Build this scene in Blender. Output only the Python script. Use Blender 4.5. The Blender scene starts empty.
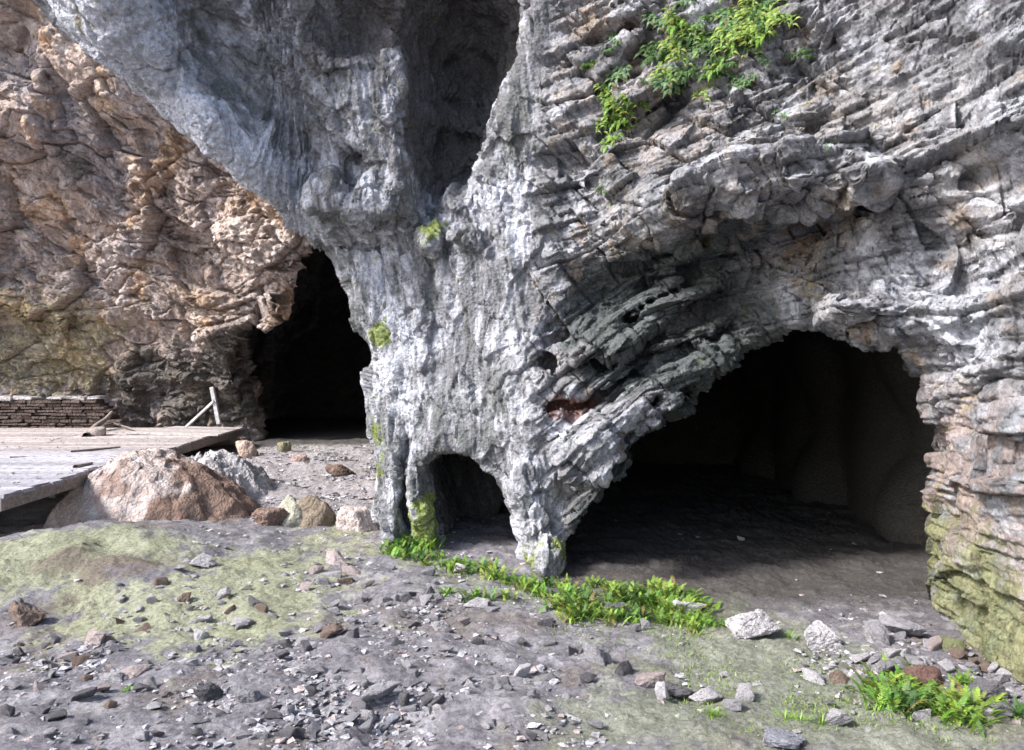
import bpy, bmesh, math, random
import numpy as np
from mathutils import Vector, Matrix, Euler
from mathutils.bvhtree import BVHTree

random.seed(7)
rng = np.random.default_rng(7)
scene = bpy.context.scene
COL = scene.collection
CZ, FOC = 1.9, 750.0            # camera height (m) and focal length in pixels (1024 wide)

def W(px, py, Y):
    return np.array([(px-512)/FOC*Y, Y, CZ-(py-375)/FOC*Y])

# ------------------------------------------------------------------ noise
_perm = np.random.default_rng(3).permutation(256).astype(np.int32)
_perm = np.concatenate([_perm, _perm, _perm])
_g = np.random.default_rng(5).normal(size=(256, 3)).astype(np.float32)
_g /= np.linalg.norm(_g, axis=1)[:, None]
_r3 = np.random.default_rng(9).random((256, 3)).astype(np.float32)

def _hash(x, y, z):
    return _perm[_perm[_perm[x & 255] + (y & 255)] + (z & 255)]

def perlin(p):
    p = np.asarray(p, np.float32)
    i = np.floor(p).astype(np.int32); f = p-i
    u = f*f*f*(f*(f*6-15)+10)
    out = np.zeros(len(p), np.float32)
    for dx in (0, 1):
        wx = u[:, 0] if dx else 1-u[:, 0]
        for dy in (0, 1):
            wy = u[:, 1] if dy else 1-u[:, 1]
            for dz in (0, 1):
                wz = u[:, 2] if dz else 1-u[:, 2]
                g = _g[_hash(i[:, 0]+dx, i[:, 1]+dy, i[:, 2]+dz)]
                out += wx*wy*wz*(g[:, 0]*(f[:, 0]-dx)+g[:, 1]*(f[:, 1]-dy)+g[:, 2]*(f[:, 2]-dz))
    return out*1.6

def fbm(p, octv=4, gain=.5, lac=2.03):
    a, s, out = 1., 1., 0
    for k in range(octv):
        out = out + a*perlin(np.asarray(p)*s + k*17.3)
        a *= gain; s *= lac
    return out

def ridged(p, octv=3, gain=.5):
    a, s, out = 1., 1., 0
    for k in range(octv):
        out = out + a*(1-2*np.abs(perlin(np.asarray(p)*s + k*11.7)))
        a *= gain; s *= 2.1
    return out

def worley(p, jit=.85, off=None):
    p = np.asarray(p, np.float32)
    i = np.floor(p).astype(np.int32); f = p-i
    n = len(p)
    f1 = np.full(n, 9, np.float32); f2 = np.full(n, 9, np.float32); idd = np.zeros(n, np.int32)
    for dx in (-1, 0, 1):
        for dy in (-1, 0, 1):
            for dz in (-1, 0, 1):
                h = _hash(i[:, 0]+dx, i[:, 1]+dy, i[:, 2]+dz)
                r = (_r3[h]-.5)*jit+.5
                d = (dx+r[:, 0]-f[:, 0])**2+(dy+r[:, 1]-f[:, 1])**2+(dz+r[:, 2]-f[:, 2])**2
                m = d < f1
                f2 = np.where(m, f1, np.minimum(f2, d)); idd = np.where(m, h, idd); f1 = np.where(m, d, f1)
                if off is not None:
                    for k, dk in enumerate((dx, dy, dz)): off[:, k] = np.where(m, f[:, k]-dk-r[:, k], off[:, k])
    return np.sqrt(f1), np.sqrt(f2), idd

def chisel(p, crev=.12, jit=.85):
    """broken-rock facets: every cell is a flat, tilted plane at its own height, with a joint between cells"""
    off = np.zeros((len(p), 3), np.float32)
    f1, f2, i = worley(p, jit, off)
    i = i % 256; t = (_r3[(i*7+13) % 256]-.5)*2
    return (_r3[i, 0]-.5)+.9*(off*t).sum(1), 1-sstep(0, crev, f2-f1), _r3[i, 1]

def sstep(a, b, x):
    t = np.clip((x-a)/(b-a), 0, 1); return t*t*(3-2*t)

def smin(a, b, k):
    h = np.clip(.5+.5*(b-a)/k, 0, 1); return b*(1-h)+a*h-k*h*(1-h)

def smax(a, b, k): return -smin(-a, -b, k)

def tps(P, v, lam=1e-3):
    P = np.asarray(P, float); v = np.asarray(v, float); n = len(P)
    def U(r2): return np.where(r2 > 1e-12, .5*r2*np.log(np.maximum(r2, 1e-12)), 0)
    A = np.zeros((n+3, n+3)); D = ((P[:, None]-P[None])**2).sum(-1)
    A[:n, :n] = U(D)+lam*np.eye(n); A[:n, n] = 1; A[:n, n+1:] = P; A[n, :n] = 1; A[n+1:, :n] = P.T
    w = np.linalg.solve(A, np.concatenate([v, [0, 0, 0]]))
    def f(q):
        q = np.asarray(q, float); out = np.empty(len(q))
        for s in range(0, len(q), 20000):
            c = q[s:s+20000]
            out[s:s+20000] = U(((c[:, None]-P[None])**2).sum(-1))@w[:n]+w[n]+c@w[n+1:]
        return out
    return f

# ------------------------------------------------------------------ object helpers
def tag(o, label=None, cat=None, group=None, kind=None):
    if label: o['label'] = label
    if cat: o['category'] = cat
    if group: o['group'] = group
    if kind: o['kind'] = kind
    return o

def link(name, me, mat=None, parent=None):
    o = bpy.data.objects.new(name, me); COL.objects.link(o)
    if mat is not None and not me.materials: me.materials.append(mat)
    if parent: o.parent = parent
    return o

def empty(name, loc=(0, 0, 0), rz=0):
    o = bpy.data.objects.new(name, None); COL.objects.link(o)
    o.location = loc; o.rotation_euler = (0, 0, rz); o.empty_display_size = .1
    return o

def mesh_np(name, V, Q, smooth=True):
    """V (n,3), Q (m,k) faces all with k corners"""
    V = np.ascontiguousarray(V, np.float32); Q = np.ascontiguousarray(Q, np.int32)
    me = bpy.data.meshes.new(name); k = Q.shape[1]
    me.vertices.add(len(V)); me.vertices.foreach_set('co', V.ravel())
    me.loops.add(Q.size); me.loops.foreach_set('vertex_index', Q.ravel())
    me.polygons.add(len(Q)); me.polygons.foreach_set('loop_start', np.arange(0, Q.size, k, dtype=np.int32))
    me.polygons.foreach_set('use_smooth', np.full(len(Q), smooth))
    me.update(calc_edges=True); me.validate()
    return me

def get_co(me):
    a = np.empty(len(me.vertices)*3, np.float32); me.vertices.foreach_get('co', a); return a.reshape(-1, 3)

def get_no(me):
    a = np.empty(len(me.vertices)*3, np.float32); me.vertices.foreach_get('normal', a); return a.reshape(-1, 3)

def set_co(me, V):
    me.vertices.foreach_set('co', np.ascontiguousarray(V, np.float32).ravel()); me.update()

def set_col(me, C, name='albedo'):
    at = me.color_attributes.new(name, 'FLOAT_COLOR', 'POINT')
    c = np.ones((len(C), 4), np.float32); c[:, :3] = np.clip(C, .003, .9)
    at.data.foreach_set('color', c.ravel())

def surface_nets(f, xs, ys, zs):
    nx, ny, nz = f.shape
    s = f < 0
    c = np.zeros((nx-1, ny-1, nz-1), np.int8)
    for dx in (0, 1):
        for dy in (0, 1):
            for dz in (0, 1):
                c += s[dx:nx-1+dx, dy:ny-1+dy, dz:nz-1+dz]
    act = (c > 0) & (c < 8)
    I = np.argwhere(act)
    idx = np.full(act.shape, -1, np.int32); idx[act] = np.arange(len(I))
    offs = [(a, b, d) for a in (0, 1) for b in (0, 1) for d in (0, 1)]
    vals = [f[I[:, 0]+a, I[:, 1]+b, I[:, 2]+d] for a, b, d in offs]
    pos = [np.stack([xs[I[:, 0]+a], ys[I[:, 1]+b], zs[I[:, 2]+d]], 1) for a, b, d in offs]
    acc = np.zeros((len(I), 3)); cnt = np.zeros(len(I))
    for i in range(8):
        for j in range(i+1, 8):
            if sum(abs(offs[i][k]-offs[j][k]) for k in range(3)) != 1: continue
            m = (vals[i] < 0) != (vals[j] < 0)
            t = np.where(m, vals[i]/(vals[i]-vals[j]+1e-12), 0)[:, None]
            acc += np.where(m[:, None], pos[i]*(1-t)+pos[j]*t, 0); cnt += m
    V = acc/cnt[:, None]
    Q = []
    # edges along each axis
    for ax in range(3):
        b, d = [(1, 2), (2, 0), (0, 1)][ax]
        sl0 = [slice(None)]*3; sl1 = [slice(None)]*3
        sl0[ax] = slice(0, -1); sl1[ax] = slice(1, None)
        s0, s1 = s[tuple(sl0)], s[tuple(sl1)]
        E = np.argwhere(s0 != s1)
        E = E[(E[:, b] > 0) & (E[:, d] > 0) & (E[:, b] < f.shape[b]-1) & (E[:, d] < f.shape[d]-1)]
        flip = s0[E[:, 0], E[:, 1], E[:, 2]]
        def cell(ob, od):
            e = E.copy(); e[:, b] += ob; e[:, d] += od
            return idx[e[:, 0], e[:, 1], e[:, 2]]
        q = np.stack([cell(-1, -1), cell(0, -1), cell(0, 0), cell(-1, 0)], 1)
        q[~flip] = q[~flip][:, ::-1]
        Q.append(q)
    Q = np.concatenate(Q); Q = Q[(Q >= 0).all(1)]
    return V, Q

def subdiv(me, lv):
    o = bpy.data.objects.new('tmp', me); COL.objects.link(o)
    m = o.modifiers.new('s', 'SUBSURF'); m.levels = lv; m.render_levels = lv
    dg = bpy.context.evaluated_depsgraph_get(); dg.update()
    out = bpy.data.meshes.new_from_object(o.evaluated_get(dg))
    bpy.data.objects.remove(o); bpy.data.meshes.remove(me)
    out.polygons.foreach_set('use_smooth', np.ones(len(out.polygons), bool))
    return out

# ------------------------------------------------------------------ materials
def new_mat(name):
    m = bpy.data.materials.new(name); m.use_nodes = True
    nt = m.node_tree; nt.nodes.clear()
    out = nt.nodes.new('ShaderNodeOutputMaterial'); bs = nt.nodes.new('ShaderNodeBsdfPrincipled')
    nt.links.new(bs.outputs[0], out.inputs[0])
    return m, nt, bs

def nz(nt, vec, scale, detail=6, rough=.6, dist=0):
    n = nt.nodes.new('ShaderNodeTexNoise'); n.inputs['Scale'].default_value = scale
    n.inputs['Detail'].default_value = detail; n.inputs['Roughness'].default_value = rough
    n.inputs['Distortion'].default_value = dist
    nt.links.new(vec, n.inputs['Vector']); return n.outputs['Fac']

def ramp(nt, fac, stops):
    r = nt.nodes.new('ShaderNodeValToRGB'); nt.links.new(fac, r.inputs[0])
    e = r.color_ramp.elements
    while len(e) < len(stops): e.new(.5)
    for k, (p, c) in enumerate(stops):
        e[k].position = p; e[k].color = tuple(c)+(1,) if len(c) == 3 else c
    return r.outputs[0]

def mixc(nt, a, b, fac, mode='MIX'):
    m = nt.nodes.new('ShaderNodeMix'); m.data_type = 'RGBA'; m.blend_type = mode
    if isinstance(fac, (int, float)): m.inputs[0].default_value = fac
    else: nt.links.new(fac, m.inputs[0])
    for v, s in ((a, 6), (b, 7)):
        if isinstance(v, tuple): m.inputs[s].default_value = v+(1,)
        else: nt.links.new(v, m.inputs[s])
    return m.outputs[2]

def bump(nt, bs, h, dist, strength=1, prev=None):
    b = nt.nodes.new('ShaderNodeBump'); b.inputs['Distance'].default_value = dist
    b.inputs['Strength'].default_value = strength
    nt.links.new(h, b.inputs['Height'])
    if prev: nt.links.new(prev, b.inputs['Normal'])
    nt.links.new(b.outputs[0], bs.inputs['Normal']); return b.outputs[0]

def rock_mat(name, attr=True, vor=True, base=(.35, .33, .33), fine=1., rough=.85, spec=.3, bd=.012, tint=(1.25, .62)):
    m, nt, bs = new_mat(name)
    g = nt.nodes.new('ShaderNodeTexCoord'); v = g.outputs['Object']
    if attr:
        a = nt.nodes.new('ShaderNodeAttribute'); a.attribute_name = 'albedo'; col = a.outputs['Color']
    else:
        oi = nt.nodes.new('ShaderNodeObjectInfo')
        col = ramp(nt, nz(nt, v, 9*fine, 5), [(.3, tuple(c*.75 for c in base)), (.7, tuple(c*1.2 for c in base))])
        col = mixc(nt, col, oi.outputs['Color'], 1., 'MULTIPLY')
    lo, hi = tint[1], tint[0]
    n1 = nz(nt, v, 22*fine, 8, .7, .3 if vor else 0)
    col = mixc(nt, col, ramp(nt, n1, [(.32, (lo, lo*.98, lo*.95)), (.5, (.95, .95, .95)), (.68, (hi, hi, hi*1.02))]), 1., 'MULTIPLY')
    n2 = nz(nt, v, 95*fine, 4, .7)
    col = mixc(nt, col, ramp(nt, n2, [(.35, (.72, .72, .72)), (.65, (1.2, 1.2, 1.2))]), .8, 'MULTIPLY')
    nt.links.new(col, bs.inputs['Base Color'])
    bs.inputs['Roughness'].default_value = rough; bs.inputs['Specular IOR Level'].default_value = spec
    vo = nt.nodes.new('ShaderNodeTexVoronoi'); vo.feature = 'F1'; vo.inputs['Scale'].default_value = 30*fine
    wp = nt.nodes.new('ShaderNodeMix'); wp.data_type = 'RGBA'; wp.blend_type = 'ADD'; wp.inputs[0].default_value = .04
    nn = nt.nodes.new('ShaderNodeTexNoise'); nn.inputs['Scale'].default_value = 12*fine; nt.links.new(v, nn.inputs['Vector'])
    nt.links.new(v, wp.inputs[6]); nt.links.new(nn.outputs['Color'], wp.inputs[7]); nt.links.new(wp.outputs[2], vo.inputs['Vector'])
    p = bump(nt, bs, vo.outputs['Distance'], bd*1.8, 1) if vor else None
    p = bump(nt, bs, n1, bd*2.2, 1, p)
    bump(nt, bs, n2, bd*.6, 1, p)
    return m

M = {}
M['rock'] = rock_mat('weathered_limestone')
M['rock_far'] = rock_mat('brown_limestone', fine=.45, bd=.03)
M['ground'] = rock_mat('damp_earth', vor=False, fine=1.6, rough=.72, spec=.4, bd=.012, tint=(1.35, .5))
M['stone'] = rock_mat('loose_stone', attr=False, base=(.42, .41, .42), fine=1.2, bd=.006)
M['boulder'] = rock_mat('boulder_limestone', attr=True, fine=1., bd=.01)

def leaf_mat(name, c1, c2):
    m, nt, bs = new_mat(name)
    g = nt.nodes.new('ShaderNodeTexCoord')
    a = nt.nodes.new('ShaderNodeAttribute'); a.attribute_name = 'albedo'
    n = nz(nt, g.outputs['Object'], 30, 3)
    col = mixc(nt, a.outputs['Color'], ramp(nt, n, [(.3, (.7, .75, .7)), (.7, (1.25, 1.2, 1.1))]), 1., 'MULTIPLY')
    nt.links.new(col, bs.inputs['Base Color']); bs.inputs['Roughness'].default_value = .55
    tr = nt.nodes.new('ShaderNodeBsdfTranslucent'); nt.links.new(col, tr.inputs[0])
    mx = nt.nodes.new('ShaderNodeMixShader'); mx.inputs[0].default_value = .35
    out = [x for x in nt.nodes if x.type == 'OUTPUT_MATERIAL'][0]
    nt.links.new(bs.outputs[0], mx.inputs[1]); nt.links.new(tr.outputs[0], mx.inputs[2])
    nt.links.new(mx.outputs[0], out.inputs[0]); return m
M['leaf'] = leaf_mat('fern_leaf', None, None)

def wood_mat(name, c1, c2):
    m, nt, bs = new_mat(name)
    g = nt.nodes.new('ShaderNodeTexCoord'); mp = nt.nodes.new('ShaderNodeMapping')
    mp.inputs['Scale'].default_value = (1, 12, 12); nt.links.new(g.outputs['Object'], mp.inputs[0])
    n = nz(nt, mp.outputs[0], 2.5, 6, .65, .5)
    n3 = nz(nt, g.outputs['Object'], 14, 5, .7)
    col = ramp(nt, n, [(.3, c1), (.7, c2)])
    col = mixc(nt, col, ramp(nt, n3, [(.35, (.7, .7, .72)), (.65, (1.2, 1.2, 1.2))]), 1., 'MULTIPLY')
    nt.links.new(col, bs.inputs['Base Color']); bs.inputs['Roughness'].default_value = .75
    bump(nt, bs, n, .01, 1); return m
M['wood'] = wood_mat('weathered_wood', (.16, .13, .11), (.34, .30, .27))
M['wood_pale'] = wood_mat('pale_grey_wood', (.36, .35, .35), (.58, .57, .57))
M['deck'] = rock_mat('dusty_deck_boards', vor=False, fine=.55, bd=.006, tint=(1.35, .5))

# ------------------------------------------------------------------ ground height
def gp(px, py, z):
    Y = (CZ-z)*FOC/(py-375); return ((px-512)/FOC*Y, Y, z)
GP = [(0, 4, 0), (3, 4, .02), (-3, 4, 0), (0, 6.3, 0), (3, 6.3, 0), (2, 9, 0), (3, 13, 0), (6, 9, 0), (0, 1, 0), (-5, 1, 0), (5, 1, 0),
      (1, 5, .0), (-1, 5.2, .0), (-1.5, 8, .02), (-.5, 7.6, .0), (.4, 7., .0),
      gp(80, 528, .32), gp(160, 529, .27), gp(0, 548, .27), gp(20, 622, -.06), gp(100, 600, .02), gp(120, 575, .13), gp(250, 550, .06),
      (-4.6, 9.6, .05), (-7, 9.5, -.12), (-9, 14, 0), (-6.2, 8.3, -.1), (-6.4, 7.3, .05),
      gp(300, 530, 0), gp(330, 500, .1), gp(330, 470, .25), gp(320, 449, .33), gp(245, 458, .3), gp(200, 462, .2),
      (-4, 20, .33), (-8, 20, .3), (-14, 18, .2), (0, 18, .3), (-14, 8, 0), (-5, 25, .3), (10, 10, 0), (10, 20, 0), (-12, 3, 0),
      gp(870, 640, .05), gp(960, 655, .08), gp(420, 725, -.03), gp(60, 740, .02), gp(960, 720, .0)]
_gf = tps([(a, b) for a, b, c in GP], [c for a, b, c in GP], .02)

def ground_h(x, y):
    x = np.asarray(x, float); y = np.asarray(y, float)
    cx = np.clip(x, -15, 11); cy = np.clip(y, 0, 26)
    z = _gf(np.stack([cx, cy], 1))
    p = np.stack([x, y, x*0], 1)
    z += .05*fbm(p*.9, 2)+.022*fbm(p*3.1+5, 3)
    # small pot holes with rubble
    for hx, hy, r, dp in HOLES:
        d = np.hypot(x-hx, y-hy); z -= dp*np.exp(-(d/r)**4)
    return z
HOLES = []
for px, py, r, dp in ((395, 722, .22, .07), (110, 572, .25, .05), (40, 590, .3, .05), (690, 690, .2, .03), (395, 640, .3, .03)):
    a = gp(px, py, 0); HOLES.append((a[0], a[1], r, dp))

def ground_at(px, py):
    """where the line of sight through a photo pixel meets the ground"""
    t = np.linspace(2.5, 24, 2000)
    x = (px-512)/FOC*t; z = CZ-(py-375)/FOC*t
    h = ground_h(x, t); k = np.argmax(z < h)
    return np.array([x[k], t[k], h[k]])

def blobs(P, L):
    """sum of soft world-space blobs: (x,y,z,radius,weight)"""
    out = np.zeros(len(P))
    for x, y, z, r, w in L:
        out += w*np.exp(-(((P-np.array([x, y, z]))**2).sum(1))/(r*r))
    return out

def build_ground():
    def axis(lo, a, b, hi, d, n):
        k = np.linspace(0, 1, n)[1:]**2.2
        return np.concatenate([(a-(a-lo)*k)[::-1], np.arange(a, b, d), b+(hi-b)*k])
    xs = axis(-70, -6.5, 4.6, 70, .02, 60)
    ys = [2.9]
    while ys[-1] < 18: ys.append(ys[-1]+.0035*ys[-1])
    k = np.linspace(0, 1, 40)[1:]**2.2
    ys = np.concatenate([(2.9-60*k)[::-1], ys, ys[-1]+50*k])
    X, Yy = np.meshgrid(xs, ys, indexing='ij'); x, y = X.ravel(), Yy.ravel()
    z = ground_h(x, y)
    p = np.stack([x, y, z], 1)
    near = sstep(-12, -8, x)*sstep(1, 3, y)*(1-sstep(16, 22, y))
    rubble = sstep(-.15, .35, fbm(p*np.array([1.1, 1.1, 0])+31, 2))
    f1, f2, idd = worley(p*np.array([16, 16, 0])+fbm(p*6, 2)[:, None]*.4)
    clod = _r3[idd % 256, 0]*sstep(.02, .3, f2-f1)
    z = z+near*(.012*fbm(p*9, 3)+.007*ridged(p*26, 2)+.03*fbm(p*2.2+60, 2)+.016*clod*(.2+.8*rubble))
    d = fbm(p*np.array([4, 4, 4.])+3, 4)
    p[:, 2] = z
    # colours: violet grey mud, brown earth, algae film
    mud = np.array([.185, .175, .195]); brn = np.array([.165, .14, .13]); lt = np.array([.32, .305, .33])
    alg = np.array([.33, .345, .215]); alg2 = np.array([.21, .23, .15])
    n1 = fbm(p*1.3+9, 4); n2 = fbm(p*5.+2, 3)
    C = mud+(lt-mud)*sstep(-.3, .5, n2+.3*n1)[:, None]
    C = C+(brn-C)*(sstep(.05, .6, n1+.35*n2)*.75)[:, None]
    G = lambda px, py, r, w: (*ground_at(px, py), r, w)
    A = blobs(p, [G(60, 540, .8, 1.3), G(150, 545, .6, 1.), G(20, 560, .6, 1.), G(250, 580, .9, 1.1), G(320, 560, .9, .8), G(200, 640, .7, .8), G(260, 610, .7, .9), G(70, 600, .6, .5),
                  G(340, 530, .7, .9), G(120, 640, .5, .5), G(300, 545, .6, .7), G(170, 600, .7, .8), G(330, 447, 1.2, .8)])
    A = sstep(.55, 1.15, A*.9+.6*n2+.6*n1+.5*fbm(p*14, 3)+.1*d-.1)
    B = blobs(p, [G(800, 660, .6, .8), G(720, 640, .7, .9), G(620, 700, .6, .4), G(900, 730, .6, .8), G(500, 590, .6, .7), G(650, 600, .6, .9), G(760, 720, .6, .8), G(600, 735, .5, .7), G(440, 570, .5, .7), G(960, 720, .4, .8), G(700, 600, .6, .8)])
    B = sstep(.35, 1.0, B+.5*n2+.4*d)
    C = C+(alg-C)*(A*.8)[:, None]; C = C+(alg2*1.15-C)*(B*.62)[:, None]
    R = blobs(p, [G(60, 560, .35, .9), G(120, 570, .4, 1.), G(60, 520, .6, 1.), G(190, 560, .25, .5), G(390, 660, .5, .5), G(30, 620, .3, .9), G(470, 640, .3, .4)])
    C = C+(np.array([.13, .095, .08])-C)*(sstep(.4, 1., R+.4*n2)*.8)[:, None]
    # shade on the cave floors painted in, pale dust round the flowstone boulder
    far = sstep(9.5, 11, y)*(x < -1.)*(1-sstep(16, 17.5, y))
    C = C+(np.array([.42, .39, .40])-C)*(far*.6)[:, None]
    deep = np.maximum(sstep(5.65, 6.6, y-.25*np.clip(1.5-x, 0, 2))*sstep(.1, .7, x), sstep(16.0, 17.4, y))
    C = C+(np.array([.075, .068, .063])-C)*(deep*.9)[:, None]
    nx, ny = X.shape
    i = np.arange(nx*ny).reshape(nx, ny)
    Q = np.stack([i[:-1, :-1], i[1:, :-1], i[1:, 1:], i[:-1, 1:]], -1).reshape(-1, 4)
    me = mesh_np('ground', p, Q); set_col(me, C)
    o = link('ground', me, M['ground']); tag(o, kind='structure')
    return o

# ------------------------------------------------------------------ front cliff (buttress + right face)
FP = [(40, 0, 7.0), (160, 115, 7.5), (280, 210, 8.0), (320, 250, 8.2),
      (120, 0, 6.55), (200, 115, 7.05), (270, 175, 7.6), (320, 222, 7.9),
      (190, 30, 7.25), (250, 100, 7.65), (310, 165, 7.95), (250, 20, 7.4),
      (330, 100, 7.45), (370, 150, 7.5), (380, 60, 7.3), (385, 212, 7.65),
      (330, 262, 8.25), (380, 250, 8.1), (400, 300, 8.0), (360, 300, 8.3), (390, 370, 8.1), (378, 440, 8.4), (378, 545, 8.4), (420, 450, 8.0), (430, 545, 8.1), (400, 500, 8.2),
      (520, 100, 7.2), (545, 20, 7.1), (450, 100, 7.3), (480, 210, 7.6), (525, 200, 7.25),
      (450, 300, 7.75), (500, 250, 7.45), (450, 400, 7.8), (520, 350, 7.4), (490, 450, 7.6), (540, 450, 7.25), (520, 550, 7.5), (555, 575, 7.2),
      (600, 50, 7.0), (600, 200, 6.9), (700, 50, 6.4), (800, 50, 5.9), (900, 50, 5.3), (1000, 50, 4.7),
      (700, 185, 6.2), (800, 165, 5.7), (900, 150, 5.3), (1000, 150, 4.65), (870, 210, 5.45),
      (600, 280, 7.4), (650, 300, 7.55), (700, 275, 7.2), (650, 360, 7.45), (600, 400, 7.25), (700, 208, 5.95), (765, 200, 5.6), (830, 190, 5.4), (700, 240, 6.85), (765, 237, 6.5), (830, 227, 6.0), (620, 215, 6.7), (720, 320, 7.2),
      (800, 290, 6.2), (870, 290, 5.8), (950, 300, 5.2), (1010, 300, 4.6), (800, 335, 6.35), (920, 360, 5.8),
      (945, 430, 5.5), (945, 520, 5.6), (940, 600, 5.7),
      (650, 500, 7.6), (690, 440, 7.6), (700, 400, 7.3), (750, 450, 6.9), (850, 450, 6.3), (850, 590, 6.4), (700, 590, 6.8), (600, 560, 7.1)]
_P = [W(*a) for a in FP]
_XZ = [(p[0], p[2]) for p in _P]; _YV = [p[1] for p in _P]
for a in [(4.6, 0, 5.6), (4.6, 1.2, 5.5), (4.6, 3, 4.4), (4.6, 6, 4.2), (4.6, 8.5, 4.), (-7, 8.5, 5.6), (-3, 8.5, 6.), (0, 8.5, 6.2), (3, 8.5, 4.4),
          (-8, 7.5, 6.3), (-5, 3, 8.6), (-5, 0, 9), (-8, 0, 10), (-8, 4, 9), (-1.5, -.6, 8.4), (.5, -.6, 7.1), (3, -.6, 5.9), (-5, 6.5, 6.4), (-3, 6.7, 6.6), (0, 6.7, 6.8), (2, 6.7, 5.6)]:
    _XZ.append((a[0], a[1])); _YV.append(a[2])
_FF = tps(_XZ, _YV, .002)
_EZ = [-1, 0, 1.16, 1.96, 2.73, 3.22, 3.6, 4.0, 4.4, 4.9, 5.5, 6.5, 9]
_EX = [-1.5, -1.5, -1.52, -1.53, -1.80, -2.12, -2.5, -2.98, -3.48, -3.98, -4.7, -6.0, -9.5]

def poly_sdf(q, P):
    P = np.asarray(P, float); d = np.full(len(q), 1e9); ins = np.zeros(len(q), bool)
    n = len(P)
    for i in range(n):
        a, b = P[i], P[(i+1) % n]; e = b-a; w = q-a
        t = np.clip((w@e)/(e@e), 0, 1)
        d = np.minimum(d, ((w-t[:, None]*e)**2).sum(1))
        c = ((a[1] > q[:, 1]) != (b[1] > q[:, 1]))
        with np.errstate(divide='ignore', invalid='ignore'):
            xx = a[0]+(q[:, 1]-a[1])*e[0]/e[1]
        ins ^= c & (q[:, 0] < xx)
    d = np.sqrt(d); return np.where(ins, -d, d)

def ell(p, c, r, ang=0, tilt=0):
    """approximate signed distance to an ellipsoid turned in the x-z plane"""
    q = p-np.asarray(c, np.float32); ca, sa = math.cos(math.radians(ang)), math.sin(math.radians(ang))
    x = q[:, 0]*ca+q[:, 2]*sa; z = -q[:, 0]*sa+q[:, 2]*ca; y = q[:, 1]
    k = np.sqrt((x/r[0])**2+(y/r[1])**2+(z/r[2])**2)
    return (k-1)*min(r)*1.0

BIGCAVE = [W(*a) for a in [(552, 640, 7.0), (556, 578, 7.1), (564, 550, 7.15), (592, 508, 7.2), (626, 468, 7.2), (662, 430, 7.2), (700, 398, 7.1), (714, 372, 7.1),
                           (745, 358, 6.9), (800, 358, 6.4), (868, 345, 6.1), (902, 362, 5.8),
                           (922, 390, 5.7), (944, 416, 5.6), (944, 452, 5.6), (932, 500, 5.7), (926, 560, 5.8), (918, 700, 6.)]]
BIGCAVE = [(p[0], p[2]) for p in BIGCAVE]
SMALLCAVE = [W(*a) for a in [(455, 640, 7.9), (448, 540, 7.9), (437, 500, 7.95), (432, 472, 7.95), (445, 461, 7.9), (466, 466, 7.8), (485, 480, 7.75), (500, 510, 7.7), (510, 560, 7.6), (512, 640, 7.6)]]
SMALLCAVE = [(p[0], p[2]) for p in SMALLCAVE]

SUBS = [  # (px,py,Y, rx,ry,rz, angle, k) hollows
    (456, 10, 7.2, .68, 1.9, 1.05, 0, .08), (446, 105, 7.35, .50, 1.5, .8, -6, .06), (433, 165, 7.55, .27, .9, .55, -10, .06), (425, 205, 7.6, .09, .5, .26, 0, .04), (470, -60, 7.0, .62, 1.2, 1.0, 0, .12),
    (345, 12, 7.3, .42, .6, .45, 40, .12), (349, 168, 7.5, .15, .4, .28, -8, .04), (352, 243, 7.95, .42, .35, .09, -3, .04), (318, 185, 7.95, .03, .15, .1, 0, .03),
    (548, 366, 7.25, .11, .4, .14, 0, .03),
    (404, 505, 8.2, .07, .5, .45, 4, .04), (235, 60, 7.3, .30, .16, .55, 50, .2),
    (950, 255, 5.15, .06, .2, .13, -10, .04), (822, 118, 5.75, .20, .3, .11, 62, .05), (815, 60, 5.9, .3, .25, .12, 50, .06), (640, 55, 6.8, .14, .22, .3, -35, .1),
    (548, 300, 7.3, .12, .3, .05, 28, .04), (545, 330, 7.3, .12, .3, .04, 28, .04), (1006, 62, 4.7, .03, .2, .05, 0, .02), (980, 175, 4.8, .05, .2, .07, 20, .03),
    (770, 232, 6.1, .75, .55, .17, 5, .04), (640, 262, 6.95, .6, .4, .10, 22, .06), (590, 178, 6.95, .07, .2, .05, 0, .03),
    (408, 455, 8.15, .07, .12, .25, 0, .06), (740, 120, 6.1, .22, .25, .07, 40, .05), (610, 130, 6.95, .12, .2, .2, -40, .06), (1003, 268, 4.6, .06, .15, .06, 0, .03),
    (870, 175, 5.3, .05, .2, .09, 20, .03)]
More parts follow.
